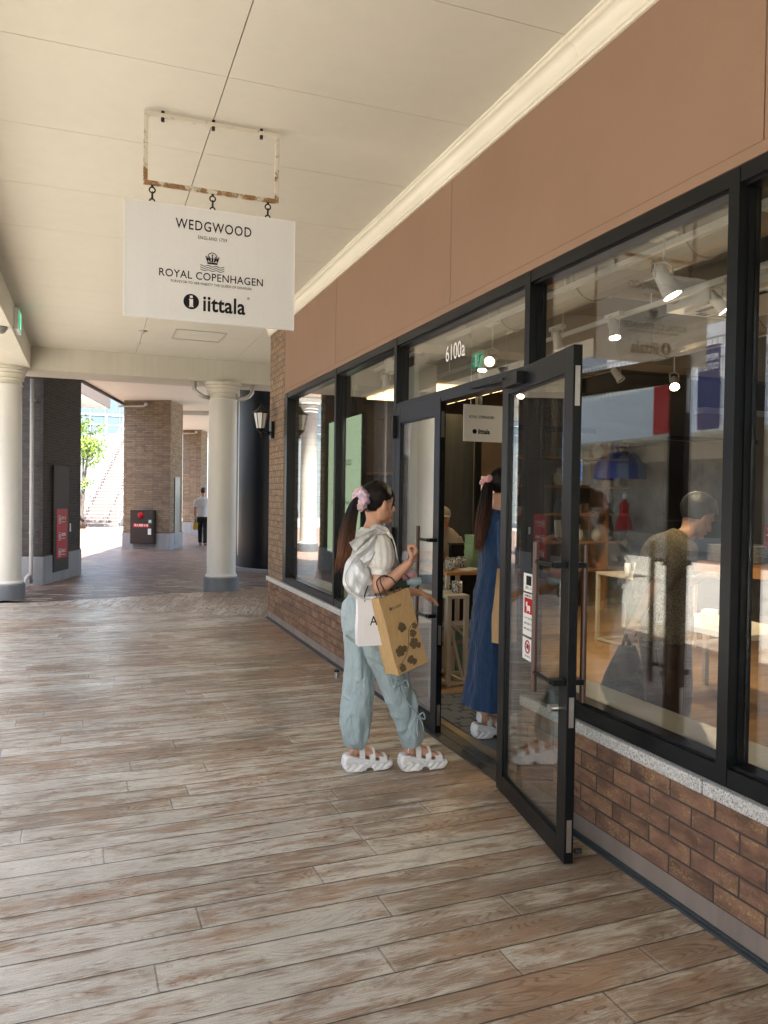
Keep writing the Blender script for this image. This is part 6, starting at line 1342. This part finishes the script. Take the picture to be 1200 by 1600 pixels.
woman_b()
# ---------------------------------------------------------------- stooping shopper behind the big window
def woman_c():
    T = thing('person', 'short haired shopper in a speckled brown knit top stooping behind the big window', 'person', (3.2, 3.7, 0))
    hc = Vector((3.405, 3.70, 1.485)); HM = fr3((.86, -.12, -.48)); ref = (0, 1, 0); z0 = .008
    bm = bmesh.new(); add_head(bm, hc, HM, 1.02)
    L(bm, [hc+HM @ Vector((-.03, 0, -.03)), (3.34, 3.70, 1.40), (3.27, 3.70, 1.345), (3.23, 3.70, 1.32)], [.052, .050, .058, .07], 18, 4)
    L(bm, [(3.25, 3.70, 1.35), (3.21, 3.70, 1.31), (3.17, 3.70, 1.20), (3.15, 3.70, 1.05), (3.16, 3.70, .92), (3.17, 3.70, .84)], [(.08, .05), (.155, .085), (.15, .11), (.14, .115), (.165, .13), (.13, .10)], 20, 4, ref)
    limb(bm, [(3.19, 3.56, 1.30), (3.12, 3.52, 1.25), (2.97, 3.49, 1.14), (2.91, 3.48, 1.105), (2.85, 3.465, 1.03), (2.765, 3.45, .925)], [.046, .045, .038, .034, .032, .022])
    add_hand(bm, (2.765, 3.45, .925), (-.55, -.1, -.75), (.6, .1, -.3), (0, -1, 0), (.7, .8, .85, .95), 1.0, .6)
    limb(bm, [(3.22, 3.84, 1.30), (3.26, 3.88, 1.20), (3.34, 3.88, 1.08), (3.47, 3.84, 1.08), (3.58, 3.82, 1.12)], [.046, .043, .036, .030, .022])
    add_hand(bm, (3.58, 3.82, 1.12), (.9, 0, .1), (0, 0, -1), (0, -1, 0), (.3, .3, .35, .4), 1.0, .3)
    for s_ in (-1, 1): limb(bm, [(3.17, 3.70+s_*.08, .88), (3.20, 3.70+s_*.085, .50), (3.17, 3.70+s_*.09, .12)], [.085, .055, .036]); L(bm, [(3.14, 3.70+s_*.09, .05), (3.26, 3.70+s_*.09, .045), (3.36, 3.70+s_*.1, .03)], [.035, .035, .02], 12, 4)
    me = remesh(bm, .005, 3); link('body', me, M_SKIN, T, smooth=True); face_bits(hc, HM, T)
    t = NT('speckled knit'); P = t.pos(); n = t.noise(P, 170, 3, .8)
    t.bsdf(t.ramp(n, [(.36, (.05, .038, .025)), (.5, (.19, .15, .10)), (.62, (.36, .30, .20))]), .95, 0, n, .8, .004, .2); mk = t.m
    bm = bmesh.new(); fn = lambda u, th: 1+.02*math.sin(7*th+u*8)
    L(bm, [(3.27, 3.70, 1.372), (3.235, 3.70, 1.345), (3.20, 3.70, 1.30), (3.16, 3.70, 1.19), (3.14, 3.70, 1.05), (3.15, 3.70, .90), (3.16, 3.70, .80), (3.16, 3.70, .765)], [(.075, .055), (.10, .075), (.17, .11), (.175, .14), (.175, .15), (.195, .165), (.190, .16), (.18, .15)], 40, 5, ref, fn)
    L(bm, [(3.20, 3.58, 1.305), (3.13, 3.52, 1.26), (3.02, 3.495, 1.19), (2.925, 3.48, 1.125)], [.075, .080, .076, .060], 24, 4); L(bm, [(3.22, 3.82, 1.305), (3.26, 3.87, 1.22), (3.33, 3.88, 1.10)], [.075, .08, .062], 24, 4)
    me = remesh(bm, .006, 2); wrinkle(me, .007, 9, 9.0); link('knit_top', me, mk, T, smooth=True)
    bm = bmesh.new(); L(bm, [(3.16, 3.70, .90), (3.17, 3.70, .82), (3.18, 3.70, .74)], [(.16, .13), (.17, .14), (.15, .12)], 28, 4, ref)
    for s_ in (-1, 1): L(bm, [(3.17, 3.70+s_*.08, .82), (3.20, 3.70+s_*.085, .50), (3.18, 3.70+s_*.09, .25), (3.17, 3.70+s_*.09, .06)], [.10, .085, .08, .075], 24, 5)
    me = remesh(bm, .006, 2); wrinkle(me, .008, 8, 5.0, (1, 1, .4)); link('trousers', me, m_cloth('dark brown trousers', (.085, .042, .026), 800, .8), T, smooth=True)
    m = MB()
    for s_ in (-1, 1): m.sph((3.24, 3.70+s_*.095, .045), (.15, .05, .04), 16)
    m.build('shoes', M_INK, T, smooth=True)
    def bnd(p): return (p.z > .05 and p.x < .085) or (-.085 < p.z <= .05 and p.x < -.015+max(0, p.z)*1.5)
    hair_cap(hc, HM, 1.04, bnd, r=(.112, .090, .100), thick=.012, name='hair', mt=mat('black short hair', (.008, .007, .007), .45, bump=.4, bscale=200), parent=T, voxel=.0045)
    b = thing('tote_bag', 'dark tote bag hanging from the stooping shopper hand', 'tote bag', (2.70, 3.44, .7)); bm = bmesh.new()
    L(bm, [(2.705, 3.44, .80), (2.70, 3.44, .70), (2.685, 3.44, .56), (2.68, 3.44, .46)], [(.05, .03), (.10, .05), (.145, .065), (.14, .06)], 28, 5, (1, 0, 0)); me = remesh(bm, .006, 2); wrinkle(me, .008, 9, 7.0); link('bag_body', me, m_cloth('dark grey nylon', (.03, .034, .036), 900, .6), b, smooth=True)
    m = MB(); m.tube([(2.66, 3.43, .76), (2.69, 3.43, .85), (2.72, 3.43, .76)], .008, 8, sub=5); m.tube([(2.69, 3.46, .76), (2.71, 3.45, .86), (2.76, 3.46, .75)], .008, 8, sub=5); m.build('bag_handle', M_RUBBER, b, smooth=True)
woman_c()
# ---------------------------------------------------------------- far figures
def walker(T, x, y, z0, hd, h, shirt, pants, hairm, arm_l, arm_r, step=.18, short=True):
    f = Vector((*hd, 0)).normalized(); l = Vector((-f.y, f.x, 0)); o = Vector((x, y, z0)); k = h/1.75
    def W(a, b_, c): return o+f*a*k+l*b_*k+Vector((0, 0, c*k))
    HM = fr3(f); hc = W(.02, 0, 1.64); bm = bmesh.new(); add_head(bm, hc, HM, k)
    L(bm, [hc+HM @ Vector((-.02, 0, -.04)), W(0, 0, 1.52), W(-.01, 0, 1.44)], [.056*k, .055*k, .07*k], 14, 4)
    L(bm, [W(0, 0, 1.47), W(0, 0, 1.40), W(0, 0, 1.2), W(0, 0, 1.0), W(0, 0, .88)], [(.10*k, .07*k), (.19*k, .10*k), (.165*k, .11*k), (.15*k, .11*k), (.15*k, .11*k)], 18, 4, l)
    for s_, ar in ((1, arm_l), (-1, arm_r)):
        e, w_ = ar; limb(bm, [W(0, s_*.17, 1.40), W(*e), W(*w_)], [.05*k, .040*k, .026*k]); dv = (W(*w_)-W(*e)).normalized(); add_hand(bm, W(*w_), dv, -l*s_, f, (.35, .4, .45, .5), k)
    for s_ in (1, -1):
        limb(bm, [W(0, s_*.09, .88), W(s_*step*.5+.03, s_*.09, .5), W(s_*step, s_*.09, .1)], [.09*k, .058*k, .04*k]); L(bm, [W(s_*step-.05, s_*.09, .05), W(s_*step+.08, s_*.09, .04), W(s_*step+.19, s_*.1, .03)], [.04*k, .04*k, .025*k], 12, 3)
    me = remesh(bm, .007, 3); link('body', me, M_SKIN, T, smooth=True)
    bm = bmesh.new(); L(bm, [W(0, 0, 1.50), W(0, 0, 1.46), W(0, 0, 1.40), W(0, 0, 1.2), W(0, 0, 1.0), W(0, 0, .88)], [(.07*k, .06*k), (.11*k, .08*k), (.205*k, .12*k), (.19*k, .13*k), (.18*k, .13*k), (.185*k, .135*k)], 24, 4, l)
    for s_, ar in ((1, arm_l), (-1, arm_r)): e, w_ = ar; q = W(0, s_*.17, 1.40); ee = W(*e); L(bm, [q, q.lerp(ee, .45), q.lerp(ee, .85)] + ([] if short else [ee, ee.lerp(W(*w_), .9)]), [.075*k, .068*k, .064*k] + ([] if short else [.05*k, .034*k]), 18, 4)
    me = remesh(bm, .009, 2); wrinkle(me, .007, 8, 1.0); link('shirt', me, shirt, T, smooth=True)
    bm = bmesh.new(); L(bm, [W(0, 0, .95), W(0, 0, .86), W(.01, 0, .8)], [(.165*k, .12*k), (.175*k, .13*k), (.15*k, .11*k)], 20, 3, l)
    for s_ in (1, -1): L(bm, [W(0, s_*.09, .85), W(s_*step*.5+.03, s_*.09, .5), W(s_*step, s_*.09, .08)], [.10*k, .078*k, .062*k], 18, 4)
    me = remesh(bm, .009, 2); wrinkle(me, .006, 8, 2.0); link('trousers', me, pants, T, smooth=True)
    m = MB()
    for s_ in (1, -1): m.sph(W(s_*step+.07, s_*.092, .04), (.14*k, .05*k, .04*k), 14, HM)
    m.build('shoes', M_INK, T, smooth=True)
    hair_cap(hc, HM, k*1.02, lambda p: (p.z > .05 and p.x < .07) or (-.06 < p.z <= .05 and p.x < -.02), name='hair', mt=hairm, parent=T, voxel=.006)
M_BLKC = m_cloth('black trousers cloth', (.012, .012, .014)); M_HBLK = mat('black hair', (.008, .007, .007), .45, bump=.4, bscale=200)
walker(thing('person', 'man in white t-shirt and black trousers walking away past the right column', 'person', (3.27, 24.4, 0)), 3.27, 24.4, -.002, (.28, .96), 1.76, m_cloth('white shirt cloth', (.62, .63, .66)), M_BLKC, M_HBLK, ((-.02, .24, 1.12), (.05, .24, .86)), ((0, -.24, 1.12), (.1, -.24, .88)), .13)
hbag = thing('handbag', 'small mustard yellow bag carried by the man in the white t-shirt', 'bag', (3.05, 24.4, .6)); m = MB(); m.obox((3.045, 24.43, .60), (.14, .22, .22), Matrix.Rotation(.1, 3, 'Y')); m.build('bag_body', mat('mustard leather', (.40, .28, .03), .5), hbag, bevel=.02); m = MB(); m.tube([(3.045, 24.36, .71), (3.045, 24.38, .80), (3.045, 24.48, .80), (3.045, 24.50, .71)], .01, 6, sub=3); m.build('bag_handle', M_RUBBER, hbag)
walker(thing('person', 'person in black sleeves mostly hidden behind the dark left pillar, one hand showing', 'person', (-.50, 20.3, 0)), -.52, 20.3, -.002, (.35, .94), 1.66, m_cloth('black top cloth', (.014, .014, .016)), M_BLKC, M_HBLK, ((0, .24, 1.1), (.1, .25, .9)), ((.02, -.27, 1.12), (.12, -.42, .90)), .12, short=False)
def seated():
    T = thing('person', 'seated person in a pale cap and cream jacket deep inside the doorway', 'person', (3.80, 7.55, 0)); hc = Vector((3.72, 7.35, 1.345)); HM = fr3((-.3, -.95, -.1)); bm = bmesh.new(); add_head(bm, hc, HM)
    L(bm, [hc+Vector((0, .02, -.05)), (3.74, 7.40, 1.20)], [.05, .06], 14, 3); L(bm, [(3.74, 7.42, 1.22), (3.75, 7.43, 1.13), (3.76, 7.45, .9), (3.77, 7.47, .62)], [(.08, .06), (.19, .1), (.17, .12), (.17, .13)], 16, 4, (1, 0, 0))
    for s_ in (-1, 1):
        w_ = Vector((3.74+s_*.12, 7.12, .93)); limb(bm, [(3.74+s_*.18, 7.42, 1.13), (3.74+s_*.22, 7.34, .92), w_], [.05, .04, .026]); add_hand(bm, w_, (-s_*.5, -.8, .1), (0, 0, -1), (-s_, 0, 0), (.5, .5, .6, .6))
        limb(bm, [(3.76+s_*.09, 7.45, .55), (3.72+s_*.1, 7.05, .53), (3.72+s_*.1, 7.02, .1)], [.085, .06, .04]); L(bm, [(3.72+s_*.1, 7.05, .05), (3.71+s_*.1, 6.88, .04)], [.04, .03], 10, 3)
    me = remesh(bm, .007, 3); link('body', me, M_SKIN, T, smooth=True)
    bm = bmesh.new(); L(bm, [(3.74, 7.42, 1.25), (3.75, 7.43, 1.14), (3.76, 7.45, .9), (3.77, 7.47, .6)], [(.09, .07), (.21, .12), (.195, .145), (.20, .16)], 20, 4, (1, 0, 0))
    for s_ in (-1, 1): L(bm, [(3.74+s_*.18, 7.42, 1.13), (3.74+s_*.22, 7.34, .92), (3.74+s_*.13, 7.16, .93)], [.07, .06, .04], 14, 4)
    me = remesh(bm, .009, 2); wrinkle(me, .008, 9, 1.0); link('jacket', me, m_cloth('cream jacket cloth', (.42, .36, .27)), T, smooth=True)
    m = MB(); m.sph(hc+Vector((0, .01, .055)), (.10, .10, .09), 20); m.sph(hc+HM @ Vector((.12, 0, .045)), (.07, .07, .012), 16, HM); m.build('cap', m_cloth('pale cap cloth', (.45, .40, .33)), T, smooth=True)
    b = thing('stool', 'plain dark stool under the seated person', 'stool', (3.76, 7.45, 0)); m = MB(); m.lathe([(.19, .44), (.19, .475), (0, .475)], (3.76, 7.45, 0), 24, cap=False); m.build('seat', M_DARKBR, b)
    for a in range(4): m = MB(); m.tube([(3.76+.14*math.cos(a*1.57+.78), 7.45+.14*math.sin(a*1.57+.78), .44), (3.76+.18*math.cos(a*1.57+.78), 7.45+.18*math.sin(a*1.57+.78), .008)], .013, 8); m.build('leg', M_DARKBR, b)
    T.location += Vector((-.10, .42, 0)); b.location += Vector((-.10, .42, 0))
seated()
